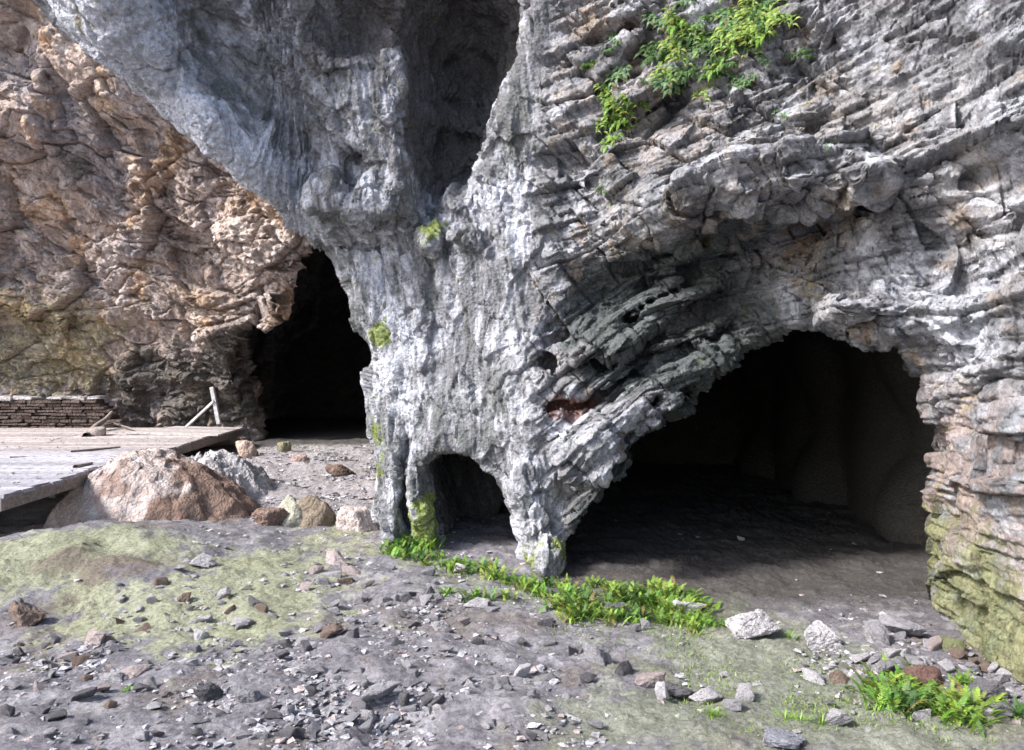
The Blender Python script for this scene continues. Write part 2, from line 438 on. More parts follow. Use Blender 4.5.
ADDS = [
    (352, 195, 7.74, .42, .36, .30, -3, .08), (430, 240, 7.68, .12, .16, .16, 15, .08), (462, 60, 8.6, .09, .3, .8, 0, .08), (430, 80, 8.5, .07, .3, .7, 3, .08), (495, 70, 8.3, .08, .25, .7, -6, .08), (472, 150, 8.2, .07, .5, .35, 0, .06), (476, 238, 7.6, .2, .14, .12, 0, .08),
    (755, 175, 5.75, .62, .4, .19, 14, .06), (840, 170, 5.4, .24, .25, .18, 10, .06), (620, 155, 6.75, .22, .2, .16, 20, .1),
    (600, 452, 7.1, .30, .32, .28, 30, .12), (625, 400, 7.05, .34, .22, .09, 35, .06), (672, 372, 7.0, .45, .22, .07, 32, .05), (650, 425, 7.1, .36, .2, .08, 38, .05),
    (690, 405, 7.25, .3, .2, .07, 50, .05), (530, 500, 7.4, .2, .25, .55, 4, .12), (548, 560, 7.15, .16, .2, .2, 0, .1),
    (395, 510, 8.3, .10, .2, .5, -4, .06), (640, 330, 7.1, .5, .2, .10, 28, .06), (680, 300, 6.95, .5, .2, .09, 26, .05), (600, 345, 7.1, .3, .2, .07, 30, .05),
    (940, 375, 5.5, .2, .2, .12, -30, .06), (840, 400, 6.9, .3, .3, .1, 10, .05)]

def boxd(p, c, r, ang=0):
    q = p-np.asarray(c, np.float32); ca, sa = math.cos(math.radians(ang)), math.sin(math.radians(ang))
    x = q[:, 0]*ca+q[:, 2]*sa; z = -q[:, 0]*sa+q[:, 2]*ca
    d = np.stack([np.abs(x)-r[0], np.abs(q[:, 1])-r[1], np.abs(z)-r[2]], 1)
    return np.sqrt((np.maximum(d, 0)**2).sum(1))+np.minimum(d.max(1), 0)

BOXES = [  # (px,py,Y, half x,y,z, angle, add?) angular ledges, slabs and square notches
    (700, 196, 6.05, .26, .42, .10, 22, 1), (750, 182, 5.8, .30, .42, .13, 14, 1), (800, 172, 5.6, .24, .40, .14, 8, 1), (842, 172, 5.45, .15, .35, .17, 5, 1),
    (765, 226, 5.75, .56, .55, .10, 5, 0), (830, 232, 5.6, .2, .4, .06, 3, 0),
    (352, 205, 7.74, .42, .30, .12, -4, 1), (352, 241, 7.75, .46, .25, .07, -4, 0),
    (588, 452, 6.95, .26, .3, .16, 32, 1), (628, 404, 7.0, .30, .25, .08, 38, 1), (655, 412, 7.0, .28, .22, .06, 40, 1), (690, 372, 7.08, .42, .22, .06, 33, 1), (612, 380, 7.15, .22, .2, .05, 34, 1),
    (700, 330, 7.12, .5, .2, .05, 24, 1), (640, 300, 7.1, .4, .2, .05, 30, 1), (600, 330, 7.15, .2, .2, .06, 30, 1), (560, 318, 7.3, .16, .3, .04, 30, 0), (553, 338, 7.3, .13, .3, .035, 30, 0),
    (572, 405, 7.2, .30, .26, .065, 14, 0), (549, 366, 7.2, .10, .45, .13, -5, 0),
    (818, 120, 5.6, .09, .35, .17, -12, 0), (812, 30, 5.7, .16, .4, .16, 20, 0), (1005, 268, 4.6, .05, .2, .10, 10, 0), (948, 255, 5.0, .06, .3, .13, -12, 0),
    (880, 195, 5.3, .06, .3, .12, 10, 0), (610, 45, 6.9, .30, .3, .05, 42, 0), (600, 85, 6.9, .25, .3, .05, 40, 0), (660, 108, 6.6, .3, .3, .06, 35, 0),
    (870, 306, 5.65, .35, .3, .05, 0, 1), (790, 330, 6.1, .45, .3, .04, -1, 0)]

def front_field(p):
    x, y, z = p[:, 0], p[:, 1], p[:, 2]
    return x, y, z

def build_front():
    h = .055
    xs = np.arange(-8.2, 5.4, h)
    ys = list(np.arange(1.2, 9.3, h))
    while ys[-1] < 17: ys.append(ys[-1]+h+.04*(ys[-1]-9.3))
    ys = np.array(ys); zs = np.arange(-.5, 8.3, h)
    X, Z = np.meshgrid(xs, zs, indexing='ij')
    F = _FF(np.stack([X.ravel(), Z.ravel()], 1)).reshape(X.shape)
    gx, gz = np.gradient(F, h)
    nrm = np.sqrt(1+gx**2+gz**2)
    q2 = np.stack([X.ravel(), Z.ravel()], 1)
    cav = poly_sdf(q2, BIGCAVE).reshape(X.shape)
    sc = poly_sdf(q2, SMALLCAVE).reshape(X.shape)
    Ex = np.interp(zs, _EZ, _EX)
    f = ((F[:, None, :]-ys[None, :, None])/nrm[:, None, :]).astype(np.float32)
    dep = ys[None, :, None]-F[:, None, :]
    Xr = np.interp(ys, [0, 1.5, 3, 4.5, 5.2, 5.8, 7, 9], [3.7, 3.35, 3.05, 2.97, 3.10, 3.30, 3.7, 4.5])
    f = smin(f, (Xr[None, :, None]+.04*(zs-2)[None, None, :]*(zs > 2)-xs[:, None, None]).astype(np.float32)+0*f, .25)
    # left edge of the buttress, receding to the right behind the face
    e = (Ex[None, None, :]+np.interp(zs, [1.2, 2.2], [.10, .45])[None, None, :]*np.clip(dep-.1, 0, 4)-xs[:, None, None])*.8
    f = smax(f, e, .22)
    f = smax(f, (zs[None, None, :]-7.9)+0*f, .5)
    band = (f > -.6) & (f < .6)
    # warping noise in the shell
    idx = np.argwhere(band)
    P = np.stack([xs[idx[:, 0]], ys[idx[:, 1]], zs[idx[:, 2]]], 1).astype(np.float32)
    wr = sstep(-.3, .7, P[:, 0])
    lf = sstep(-1.9, -2.6, P[:, 0]); n = (.15*fbm(P*.75, 2)*(1-.3*wr)+.06*fbm(P*2.3+4, 2))*(1-.6*lf)
    f[band] += n.astype(np.float32)
    # hollows and bosses
    for L, sub in ((ADDS, False), (SUBS, True)):
        for px, py, Y, rx, ry, rz, an, k in L:
            c = W(px, py, Y); R = max(rx, ry, rz)+.3
            i0, i1 = np.searchsorted(xs, [c[0]-R, c[0]+R]); j0, j1 = np.searchsorted(ys, [c[1]-R, c[1]+R]); k0, k1 = np.searchsorted(zs, [c[2]-R, c[2]+R])
            if i0 >= i1 or j0 >= j1 or k0 >= k1: continue
            A, B, D = np.meshgrid(xs[i0:i1], ys[j0:j1], zs[k0:k1], indexing='ij')
            pp = np.stack([A.ravel(), B.ravel(), D.ravel()], 1)
            d = ell(pp, c, (rx, ry, rz), an)+.05*fbm(pp*4., 2)*(min(rx, rz) > .12)
            d = d.reshape(A.shape); s = f[i0:i1, j0:j1, k0:k1]
            f[i0:i1, j0:j1, k0:k1] = smax(s, -d, k) if sub else smin(s, d, k)
    for px, py, Y, rx, ry, rz, an, add in BOXES:
        c = W(px, py, Y); Rr = math.hypot(rx, rz)+.25
        i0, i1 = np.searchsorted(xs, [c[0]-Rr, c[0]+Rr]); j0, j1 = np.searchsorted(ys, [c[1]-ry-.25, c[1]+ry+.25]); k0, k1 = np.searchsorted(zs, [c[2]-Rr, c[2]+Rr])
        A, B, D = np.meshgrid(xs[i0:i1], ys[j0:j1], zs[k0:k1], indexing='ij')
        pp = np.stack([A.ravel(), B.ravel(), D.ravel()], 1)
        d = boxd(pp+.03*fbm(pp*2.5, 2)[:, None], c, (rx, ry, rz), an).reshape(A.shape); q = f[i0:i1, j0:j1, k0:k1]
        f[i0:i1, j0:j1, k0:k1] = smin(q, d, .03) if add else smax(q, -d, .03)
    # caves: the mouths swept back into the rock
    dd = np.clip(dep, -1, 12)
    back = (ys[None, :, None]-15.5)
    wob = .12*np.sin(ys*2.1)[None, :, None]
    yb = np.clip(ys-5.8, 0, 1.9)[None, :, None]
    wide = (1-sstep(2., 2.8, xs))[:, None, None]*.36*np.clip(dd-.35, 0, 2.5)+(sstep(2., 2.8, xs)*.8)[:, None, None]*yb
    cv = cav[:, None, :]-wide+wob*np.clip(dd, 0, 1)
    cv = np.maximum(np.maximum(cv, back), -(dep+1.0)); cv = np.maximum(cv, np.interp(xs, [2.3, 2.85], [3, 5.35])[:, None, None]-ys[None, :, None]); cv = np.maximum(cv, xs[:, None, None]-4.85+(.3*np.sin(ys*2.3))[None, :, None]+(.2*np.sin(zs*3.1+1))[None, None, :]); cv = np.maximum(cv, (-.9-xs)[:, None, None])
    f = smax(f, -cv.astype(np.float32), .10)
    s2 = sc[:, None, :]-.15+.04*np.clip(dd, 0, 3)
    s2 = np.maximum(np.maximum(s2, dep-2.2), -(dep+1))
    f = smax(f, -s2.astype(np.float32), .08)
    V, Q = surface_nets(f.astype(np.float32), xs, ys, zs)
    me = subdiv(mesh_np('cliff', V, Q), 2); print('cliff verts', len(me.vertices))
    P = get_co(me); N = get_no(me)
    NV = len(P); Pall, Nall = P, N
    dpt = P[:, 1]-_FF(np.stack([P[:, 0], P[:, 2]], 1))
    see = (np.abs(P[:, 0]) < .9*P[:, 1]+.3) & (P[:, 2]-CZ < .62*P[:, 1]+.3) & (dpt < 3.2) & (P[:, 1] < 11)
    P, N = P[see], N[see]
    fade = (1-sstep(2.4, 3.1, dpt[see]))*(1-sstep(.72, .88, np.abs(P[:, 0])/np.maximum(P[:, 1], .1)))*(1-sstep(.55, .61, (P[:, 2]-CZ)/P[:, 1]))
    x, y, z = P[:, 0].astype(float), P[:, 1].astype(float), P[:, 2].astype(float)
    # ---- region weights (world space)
    xb = np.interp(z, [0, 1, 2, 3.5, 5, 7], [.55, .35, .15, .2, .45, .45])+.18*fbm(P*1.1+3, 2)
    wr = sstep(-.22, .22, x-xb)                                    # bedded rock to the right
    inside = sstep(.25, .8, y-_FF(np.stack([x, z], 1)))            # inner walls of the caves
    # ---- bedding coordinate
    h1 = np.interp(x, [-1, .3, 1.2, 1.9, 2.6, 4], [-1.5, -.55, .25, .50, .50, .40])
    t = sstep(1.9, 3.0, z-.15*x)
    s = z-(h1*(1-t)+t*(.24*x))+.03*(y-6)+.07*fbm(P*.6+7, 2)+.012*fbm(P*3+1, 2)
    along = x+.5*z; 
    c1, j1, r1 = chisel(np.stack([along/.55, y/.6, s/.14], 1)+.05*fbm(P*1.6, 2)[:, None], .07)
    c2, j2, r2 = chisel(np.stack([along/.21, y/.21, s/.06], 1)+.04*fbm(P*4., 2)[:, None], .10)
    c3, j3, r3 = chisel(np.stack([along/.085, y/.085, s/.05], 1), .15)
    ledge = perlin(np.stack([s*4.6, x*.35, y*.3], 1)); led = np.sign(ledge)*np.abs(ledge)**.5
    cmp1 = fbm(P*1.2+20, 2)
    amp = .6+.4*sstep(-.3, .3, cmp1); rub = sstep(-.1, .3, fbm(P*1.7+44, 2))
    def blocks(fl, fa, wv, seed):
        sb = s*fl+wv*perlin(np.stack([x*.5, y*.5, s*.8], 1)+seed); lay = np.floor(sb).astype(np.int32); fr = sb-lay
        al = (along+.35*s+.06*perlin(P*1.7+seed))*fa*(.7+.6*_r3[lay % 256, 0])+_r3[lay % 256, 1]*9; bi = np.floor(al).astype(np.int32); fa_ = al-bi
        yy = y*fa*.8+_r3[lay % 256, 2]*5; yi = np.floor(yy).astype(np.int32)
        hh = _hash(lay, bi, yi+seed)
        edge = np.minimum(np.minimum(fr, 1-fr)/fl, np.minimum(fa_, 1-fa_)/fa)          # metres to the nearest joint
        tilt = (_r3[(hh*5+3) % 256]-.5)
        return _r3[hh, 0]-.5+.9*tilt[:, 0]*(fr-.5)+.7*tilt[:, 1]*(fa_-.5)+.25*(.5-fr), 1-sstep(0, .018, edge), fr
    b1, g1, fr = blocks(2.7, 2.3, .35, 6)
    b2, g2, fr2 = blocks(8., 6., .3, 41)
    b3, g3, fr3 = blocks(21., 10., .3, 77)
    bm1 = sstep(-.25, .1, perlin(P*.7+12)); bm2 = sstep(-.3, .2, perlin(P*1.3+92))
    strat = .25*b1*(.55+.45*bm1)+.095*b2*(.35+.65*bm2)+.03*b3*(.4+.6*rub)-.035*g1-.018*g2*bm2+.06*led+.05*c1*amp+.045*c2*rub+.014*c3
    lowr = sstep(2.6, 3.0, x)*sstep(2.2, 1.5, z)
    strat = strat*(1-.45*lowr)+.008*fbm(P*14, 3)
    # ---- buttress: fluted flowstone, crinkled
    fl = np.stack([x*.8+z*.8, y, (z-x)*.25], 1)                      # along the flange
    vt = np.stack([x+.15*z, y, z*.28], 1)                            # near vertical on the pillar
    kf = sstep(-2.0, -2.6, x)
    pf = vt*(1-kf)[:, None]+fl*kf[:, None]
    flute = .05*fbm(pf*4., 3)+.014*ridged(pf*13, 2)
    patch = sstep(.0, .3, fbm(P*1.2+50, 3))                          # smooth grey scallops vs crinkled
    c4, j4, _ = chisel(P*np.array([3.4, 3.4, 2.4])+.35*fbm(P*2, 2)[:, None], .06)
    c5, j5, _ = chisel(pf*np.array([10., 10., 12.])+.35*fbm(P*6, 2)[:, None], .14)
    c6, j6, _ = chisel(P*np.array([24., 24., 20.]), .2)
    crk = .055*c5-.02*j5+.02*c6+.014*ridged(P*20, 2)
    but = flute+.06*c4*(1-.6*kf)-.02*j4*sstep(.0, .3, cmp1)+crk*(.42-.34*patch)*(1-.35*kf)+.02*fbm(pf*7+2, 3)+.010*ridged(pf*18, 2)
    # cave interior: big soft bedding
    disp = but*(1-wr)+strat*wr
    disp = disp*(1-.3*inside)*fade
    # lip across the buttress under the boss (photo: horizontal overhang)
    k_ = (sstep(2.6, 3.1, x)*sstep(2.8, 1.8, z))[:, None]
    D0 = np.array([-.25, -.965, .03])*(1-k_)+np.array([-.85, -.5, .03])*k_
    fz = (wr*sstep(-.35, .15, (N*D0).sum(1)))[:, None]*.75
    D = N*(1-fz)+D0*fz; D /= np.linalg.norm(D, axis=1)[:, None]
    P2 = P+(D*disp[:, None]).astype(np.float32)
    Pall = Pall.copy(); Pall[see] = P2; set_co(me, Pall)
    # ---- colours
    P = P2; N = get_no(me)[see]
    n1 = fbm(P*1.5+11, 3); n2 = fbm(P*5.+2, 3); n3 = fbm(P*13., 2)
    L = lambda a, b, k: a+(b-a)*np.clip(k, 0, 1)[:, None]
    grey = np.array([.25, .25, .27]); pale = np.array([.54, .545, .60]); dk = np.array([.115, .12, .118]); slab = np.array([.075, .088, .09])
    tan = np.array([.34, .29, .25]); ochre = np.array([.33, .22, .10]); white = np.array([.72, .71, .73]); moss = np.array([.17, .195, .06]); mossd = np.array([.12, .14, .04]); green = np.array([.20, .36, .04])
    C = np.tile(grey, (len(P), 1))
    C = L(C, pale, (1-wr)*sstep(-.25, .45, n1*.5+n2*.7)*.75+wr*sstep(-.1, .6, n2+n3*.5+.4*(r1-.5))*.6)
    C = L(C, grey*.72, (1-wr)*patch*.85)
    pc = np.stack([x+.15*z, y, z*.22], 1)*(1-kf)[:, None]+np.stack([x*.8+z*.8, y, (z-x)*.2], 1)*kf[:, None]
    st = fbm(pc*7., 4); C = L(C, pale*1.15, (1-wr)*sstep(.15, .6, st)*.7); C = L(C, dk, (1-wr)*sstep(.15, .6, -st)*.75); C = L(C, dk*1.3, (1-wr)*sstep(.2, .45, fbm(P*1.9+400, 3))*.6)
    C = L(C, tan, wr*sstep(.0, .6, cmp1+.5*n2)*.35)
    C = L(C, np.array([.13, .13, .14]), wr*sstep(.15, .5, fbm(P*3.1+70, 3))*.75); C = L(C, np.array([.30, .21, .13]), wr*sstep(.25, .6, fbm(P*2.1+270, 3)+.3*n3)*.55); C = L(C, np.array([.09, .10, .11]), wr*sstep(.1, .5, fbm(P*.9+370, 2))*.45); C = L(C, np.array([.46, .475, .53]), wr*sstep(.2, .5, fbm(P*2.9+170, 3))*.6)
    bl = lambda LL: blobs(P.astype(float), [(*W(a, b, c), r, w) for a, b, c, r, w in LL])
    # bright pale rock strips, with the lit band along the flange painted in
    k = bl([(370, 260, 8.1, .35, 1.2), (395, 330, 8., .3, 1.1), (402, 400, 8., .28, 1.), (415, 450, 8., .2, .8), (500, 195, 7.4, .28, 1.), (515, 240, 7.4, .25, .8), (120, 30, 6.8, .5, 1.2), (190, 130, 7.2, .45, 1.2), (250, 175, 7.6, .4, 1.1), (300, 215, 7.9, .35, 1.), (420, 350, 7.9, .3, .5), (330, 90, 7.5, .3, .5),
            (900, 290, 5.6, .3, .7), (960, 330, 5.2, .35, .9), (1000, 340, 4.8, .4, .9), (880, 255, 5.6, .3, .5), (1010, 200, 4.7, .5, .5), (760, 165, 5.8, .3, .5), (570, 430, 7.2, .22, 1.1), (600, 470, 7., .22, .8), (540, 480, 7.3, .3, .5)])
    k = k+bl([(90, 45, 6.75, .35, .9), (140, 95, 7.15, .35, .9), (200, 150, 7.55, .3, .9), (255, 193, 7.85, .28, .9), (305, 232, 8.1, .25, .9), (50, 5, 6.8, .4, .8)])
    C = L(C, np.array([.60, .62, .70]), sstep(.2, 1.1, k+.5*n2+.35*n3)*.8)
    # dark grey-green slabs by the big cave, their underside shade painted in
    k = bl([(585, 330, 7.2, .35, .9), (620, 370, 7.2, .35, .9), (660, 330, 7.2, .5, .8), (720, 250, 6.6, .4, .8), (600, 300, 7.2, .4, 1.), (650, 280, 7., .45, 1.1), (700, 300, 6.9, .4, 1.1), (640, 350, 7.2, .45, 1.1), (700, 370, 7.1, .4, .9), (760, 330, 6.7, .35, .8), (640, 470, 7.1, .4, 1.3), (690, 430, 7.1, .4, 1.3), (670, 450, 7.2, .4, 1.2), (715, 385, 7.0, .3, 1.), (620, 490, 7.2, .25, .9), (600, 530, 7.2, .3, 1.), (760, 222, 6.3, .4, .8), (690, 230, 6.6, .3, .6), (600, 520, 7.2, .3, .7), (690, 480, 7.5, .4, .8), (740, 335, 6.6, .25, 1.1), (790, 333, 6.2, .18, 1.2), (840, 330, 6., .18, 1.2), (880, 338, 5.8, .14, 1.)])
    C = L(C, slab, sstep(.35, 1., k+.3*n2)*.9)
    C = L(C, np.array([.70, .69, .70]), sstep(.55, .9, bl([(600, 400, 7., .12, .9), (640, 385, 7., .12, .9), (625, 400, 7., .1, .8), (690, 365, 6.95, .12, .8), (580, 425, 7.1, .15, 1.), (610, 435, 7.1, .14, .9)])+.35*n3)*.8)
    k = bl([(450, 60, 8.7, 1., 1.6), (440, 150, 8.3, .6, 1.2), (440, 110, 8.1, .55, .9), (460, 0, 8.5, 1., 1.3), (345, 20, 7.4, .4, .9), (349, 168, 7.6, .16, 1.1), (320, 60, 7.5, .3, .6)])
    C = L(C, np.array([.105, .095, .095]), sstep(.35, .9, k+.25*n2)*.88)  # brownish niche and hollows, with their shade painted in
    C = L(C, np.array([.17, .14, .075]), sstep(.5, 1., bl([(350, 25, 7.4, .28, 1.), (300, 60, 7.6, .3, .7), (349, 168, 7.6, .16, .7), (90, 20, 6.8, .16, 1.2), (550, 20, 7.2, .15, .7)])+.4*n3)*.8)
    # iron-stained recess
    C = L(C, np.array([.16, .055, .035]), sstep(.45, .9, bl([(575, 405, 7.4, .27, 1.3), (555, 410, 7.4, .2, .6)])+.2*n3)*.85)
    # earthy, tan upper middle
    k = bl([(600, 100, 7., .6, .9), (680, 150, 6.5, .5, .9), (740, 260, 6.4, .3, .8), (800, 260, 6.2, .35, 1.), (860, 230, 5.8, .3, .6), (620, 200, 6.9, .4, .5), (960, 450, 5.4, .4, .8), (960, 520, 5.5, .4, .8), (1010, 480, 4.7, .4, .5), (800, 120, 5.8, .3, .4)])
    C = L(C, np.array([.30, .25, .22]), sstep(.4, 1.2, k+.6*n2+.4*n3)*.7)
    up = sstep(-.1, .6, N[:, 2].astype(float))
    k = bl([(800, 280, 6.1, .3, .6), (765, 300, 6.3, .12, .8), (850, 315, 5.9, .2, .9), (870, 60, 5.5, .2, .5), (700, 245, 6.6, .2, .8), (650, 220, 6.8, .2, .5), (980, 410, 5., .3, .7), (610, 80, 7., .2, .6), (690, 50, 6.5, .4, .5)])
    C = L(C, ochre*np.array([1, 1.15, .8]), sstep(.35, .9, k*(.6+.6*up)+.4*n3+.2*n2)*.7)
    # moss on the right wall foot, pillar foot and ledges
    k = bl([(945, 560, 5.7, .4, 1.2), (960, 610, 5.4, .4, 1.3), (990, 620, 4.9, .35, 1.3), (1015, 640, 4.6, .35, 1.2), (985, 560, 5., .3, .9), (1000, 680, 4.6, .35, 1.2), (930, 600, 5.9, .3, .9), (1010, 570, 4.7, .3, .9), (975, 650, 5., .3, 1.), (1020, 690, 4.4, .35, 1.1), (935, 540, 5.9, .3, 1.), (950, 520, 5.7, .3, .8), (1005, 530, 4.7, .25, .7), (960, 575, 5.4, .35, 1.)])
    C = L(C, np.array([.36, .275, .25]), sstep(2.6, 3.0, x)*sstep(2.1, 1.5, z)*(wr)*.7*sstep(-.5, .3, n2)); C = L(C, moss, sstep(.5, 1.6, k*.85+.8*n2+.8*n3+.5*fbm(P*35, 2)-.15)*.7)
    k = bl([(428, 510, 8.1, .2, 1.8), (425, 535, 8.1, .2, 1.5), (383, 430, 8.4, .16, 1.4), (380, 335, 8.2, .14, 1.6), (430, 228, 7.6, .16, 1.3), (545, 565, 7.2, .2, 1.2), (560, 545, 7.1, .16, .9), (378, 470, 8.3, .12, .8), (520, 560, 7.4, .2, .8), (347, 285, 8.3, .09, 1.), (390, 460, 8.3, .12, .8)])
    C = L(C, np.array([.24, .30, .05]), sstep(.35, .9, k+.4*n3+.2*n2)*.85)
    # shade inside the caves, painted as a darker rock colour
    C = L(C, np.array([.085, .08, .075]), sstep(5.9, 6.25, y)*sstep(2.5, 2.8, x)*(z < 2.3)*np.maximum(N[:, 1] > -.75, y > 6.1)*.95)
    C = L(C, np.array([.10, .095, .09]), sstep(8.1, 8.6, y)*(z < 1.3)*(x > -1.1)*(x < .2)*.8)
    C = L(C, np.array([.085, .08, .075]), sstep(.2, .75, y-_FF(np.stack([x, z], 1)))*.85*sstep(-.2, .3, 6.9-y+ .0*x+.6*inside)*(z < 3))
    CC = np.tile(np.array([.30, .29, .30]), (NV, 1)); CC[(dpt > 2.4) | ((Pall[:, 1] > 6.2) & (Pall[:, 0] > 2.5) & (Pall[:, 2] < 2.3))] = (.085, .08, .075); CC[see] = C*(.84+.32*(r2*wr+.5*(1-wr)))[:, None]; set_col(me, CC)  # deep cave walls get the same painted shade
    o = link('cliff', me, M['rock']); tag(o, kind='structure')
    return o

# ------------------------------------------------------------------ brown wall at the back left, with its cave
GPTS = [(0, 400, 18.2), (60, 395, 18.3), (120, 400, 18.3), (200, 400, 18.), (0, 300, 17.6), (100, 300, 17.6), (200, 300, 17.), (270, 300, 16.3), (280, 250, 16.), (230, 340, 17.0), (240, 400, 18.2), (290, 320, 16.4),
        (0, 200, 17.), (100, 200, 16.8), (200, 200, 16.4), (300, 200, 15.8), (0, 100, 16.2), (100, 100, 16.), (0, 0, 15.4), (60, 0, 15.2), (200, 50, 15.2), (330, 300, 16.6), (380, 350, 17.), (380, 430, 17.5), (320, 430, 17.5),
        (0, 350, 18.), (110, 350, 18.), (150, 370, 17.8), (200, 350, 17.6), (30, 240, 17.6), (130, 250, 16.8)]
_P = [W(*a) for a in GPTS]; _XZ = [(p[0], p[2]) for p in _P]; _YV = [p[1] for p in _P]
for a in [(-22, 0, 15), (-22, 6, 14), (-22, 14, 12), (-12, 14, 13), (-4, 14, 13), (2, 14, 14), (2, 0, 17), (2, 5, 16), (-10, -1, 18.3), (-16, 0, 17), (-16, 5, 16.5)]:
    _XZ.append((a[0], a[1])); _YV.append(a[2])
_GG = tps(_XZ, _YV, .01)
LEFTCAVE = [W(*a) for a in [(250, 480, 17), (242, 425, 17), (236, 395, 17), (238, 362, 17), (252, 340, 17), (288, 336, 16.4), (296, 325, 16.4), (303, 288, 16.2), (310, 256, 16.2), (330, 240, 16.2), (400, 240, 16.5), (430, 300, 16.6), (440, 480, 17)]]
LEFTCAVE = [(p[0], p[2]) for p in LEFTCAVE]

def build_back():
    h = .12
    xs = np.arange(-20, 2, h); zs = np.arange(-.6, 12.6, h)
    ys = list(np.arange(12, 19.6, h))
    while ys[-1] < 30: ys.append(ys[-1]+h+.04*(ys[-1]-19.6))
    ys = np.array(ys)
    X, Z = np.meshgrid(xs, zs, indexing='ij')
    q2 = np.stack([X.ravel(), Z.ravel()], 1)
    G = _GG(q2).reshape(X.shape); gx, gz_ = np.gradient(G, h); nrm = np.sqrt(1+gx**2+gz_**2)
    cav = poly_sdf(q2, LEFTCAVE).reshape(X.shape)
    f = ((G[:, None, :]-ys[None, :, None])/nrm[:, None, :]).astype(np.float32)
    dep = ys[None, :, None]-G[:, None, :]
    f = smax(f, (zs[None, None, :]-12.2)+0*f, .6)
    band = np.abs(f) < 1.2
    idx = np.argwhere(band); P = np.stack([xs[idx[:, 0]], ys[idx[:, 1]], zs[idx[:, 2]]], 1).astype(np.float32)
    low = (1-sstep(.8, 3.2, P[:, 2]))
    f1, f2, i1 = worley(P*np.array([.8, .8, .9])+.3*fbm(P*.8, 2)[:, None])
    f[band] += (.45*fbm(P*.42+2, 3)+.22*fbm(P*1.3, 2)+.35*(_r3[i1 % 256, 0]-.5)*sstep(0, .25, f2-f1)-.25*low*fbm(P*1.1+9, 2)).astype(np.float32)
    cv = cav[:, None, :]-.22-.5*np.clip(dep-.2, 0, 5)+.1*np.sin(ys*1.7)[None, :, None]
    cv = np.maximum(np.maximum(cv, ys[None, :, None]-28), -(dep+2.5))
    f = smax(f, -cv.astype(np.float32), .12)
    V, Q = surface_nets(f.astype(np.float32), xs, ys, zs)
    me = subdiv(mesh_np('cave_wall', V, Q), 2); print('back verts', len(me.vertices))
    P = get_co(me); N = get_no(me)
    x, y, z = [P[:, k].astype(float) for k in range(3)]
    s = z+.25*x*0+.18*x+.35*fbm(P*.5, 3)
    c1, j1, r1 = chisel(np.stack([x/.95, y/.95, s/.42], 1)+.12*fbm(P*1.3, 2)[:, None], .1)
    c0, j0, _ = chisel(P/np.array([2.6, 2.6, 1.7])+.12*fbm(P*.7, 2)[:, None], .05)
    c2, j2, r2 = chisel(np.stack([(x+.3*z)/.42, y/.42, s/.16], 1)+.08*fbm(P*3.1, 2)[:, None], .12)
    c3, j3, r3 = chisel(np.stack([(x+.3*z)/.17, y/.17, s/.08], 1), .15)
    rg = sstep(-.3, .4, fbm(P*.45+30, 2))
    smooth = sstep(4.5, 7, z-.3*x-3)*.8
    disp = .38*c0-.12*j0+(.16*c1-.07*j1)*(1-.4*smooth)+(.11*c2-.04*j2)*(.4+.6*rg)*(1-.7*smooth)+(.06*c3-.02*j3)*(1-.7*smooth)+.08*fbm(P*2.7, 4)
    D0 = np.array([-.1, -.95, -.2]); fz = (.75*sstep(-.35, .15, (N*D0).sum(1)))[:, None]
    D = N*(1-fz)+D0*fz; D /= np.linalg.norm(D, axis=1)[:, None]
    P = (P+D*disp[:, None]).astype(np.float32); set_co(me, P); N = get_no(me)
    n1 = fbm(P*.55+11, 3); n2 = fbm(P*1.9+2, 3); n3 = fbm(P*6., 2)
    L = lambda a, b, k: a+(b-a)*np.clip(k, 0, 1)[:, None]
    C = np.tile(np.array([.37, .30, .26]), (len(P), 1))
    C = L(C, np.array([.60, .53, .50]), sstep(-.1, .55, n2+.4*n3+.5*(r1-.5))*.75)
    C = L(C, np.array([.36, .33, .34]), sstep(.0, .6, n1)*.6)
    C = L(C, np.array([.44, .28, .15]), sstep(.1, .6, fbm(P*.9+60, 3)+.3*n3)*.6)
    C = L(C, np.array([.20, .175, .165]), sstep(.2, .7, fbm(P*.8+90, 3)+.2*n3)*.7)
    bl = lambda LL: blobs(P.astype(float), [(*W(a, b, c), r, w) for a, b, c, r, w in LL])
    k = bl([(20, 360, 18., 1.4, 1.2), (90, 360, 18, 1.2, 1.), (60, 330, 17.8, 1.3, .8), (190, 320, 17.2, .5, .6)])
    C = L(C, np.array([.34, .29, .13]), sstep(.5, 1.5, k+.8*n2+.7*n3)*.6)
    k = bl([(90, 150, 16.5, .8, 1.), (60, 110, 16.2, .9, .9), (20, 60, 15.8, .8, .7), (110, 190, 16.6, .8, .8)])
    C = L(C, np.array([.27, .24, .245]), sstep(.3, 1., k+.4*n2)*.8)
    k = bl([(130, 270, 16.8, .9, .9), (60, 270, 17.4, .8, .8), (230, 240, 16.4, .9, .9), (260, 300, 16.2, .6, .9), (290, 250, 16, .6, .9)])
    C = L(C, np.array([.56, .49, .45]), sstep(.3, 1., k+.5*n2+.2*n3)*.65)
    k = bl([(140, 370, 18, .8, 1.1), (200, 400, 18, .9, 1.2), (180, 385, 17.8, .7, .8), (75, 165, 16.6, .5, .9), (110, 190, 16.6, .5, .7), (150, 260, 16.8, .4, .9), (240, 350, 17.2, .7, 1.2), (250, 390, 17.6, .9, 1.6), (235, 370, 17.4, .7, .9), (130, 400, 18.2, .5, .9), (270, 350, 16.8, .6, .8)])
    C = L(C, np.array([.085, .08, .07]), sstep(.3, 1., k+.4*n2)*.85)  # shade at the wall foot and cave edge painted as dark blotches
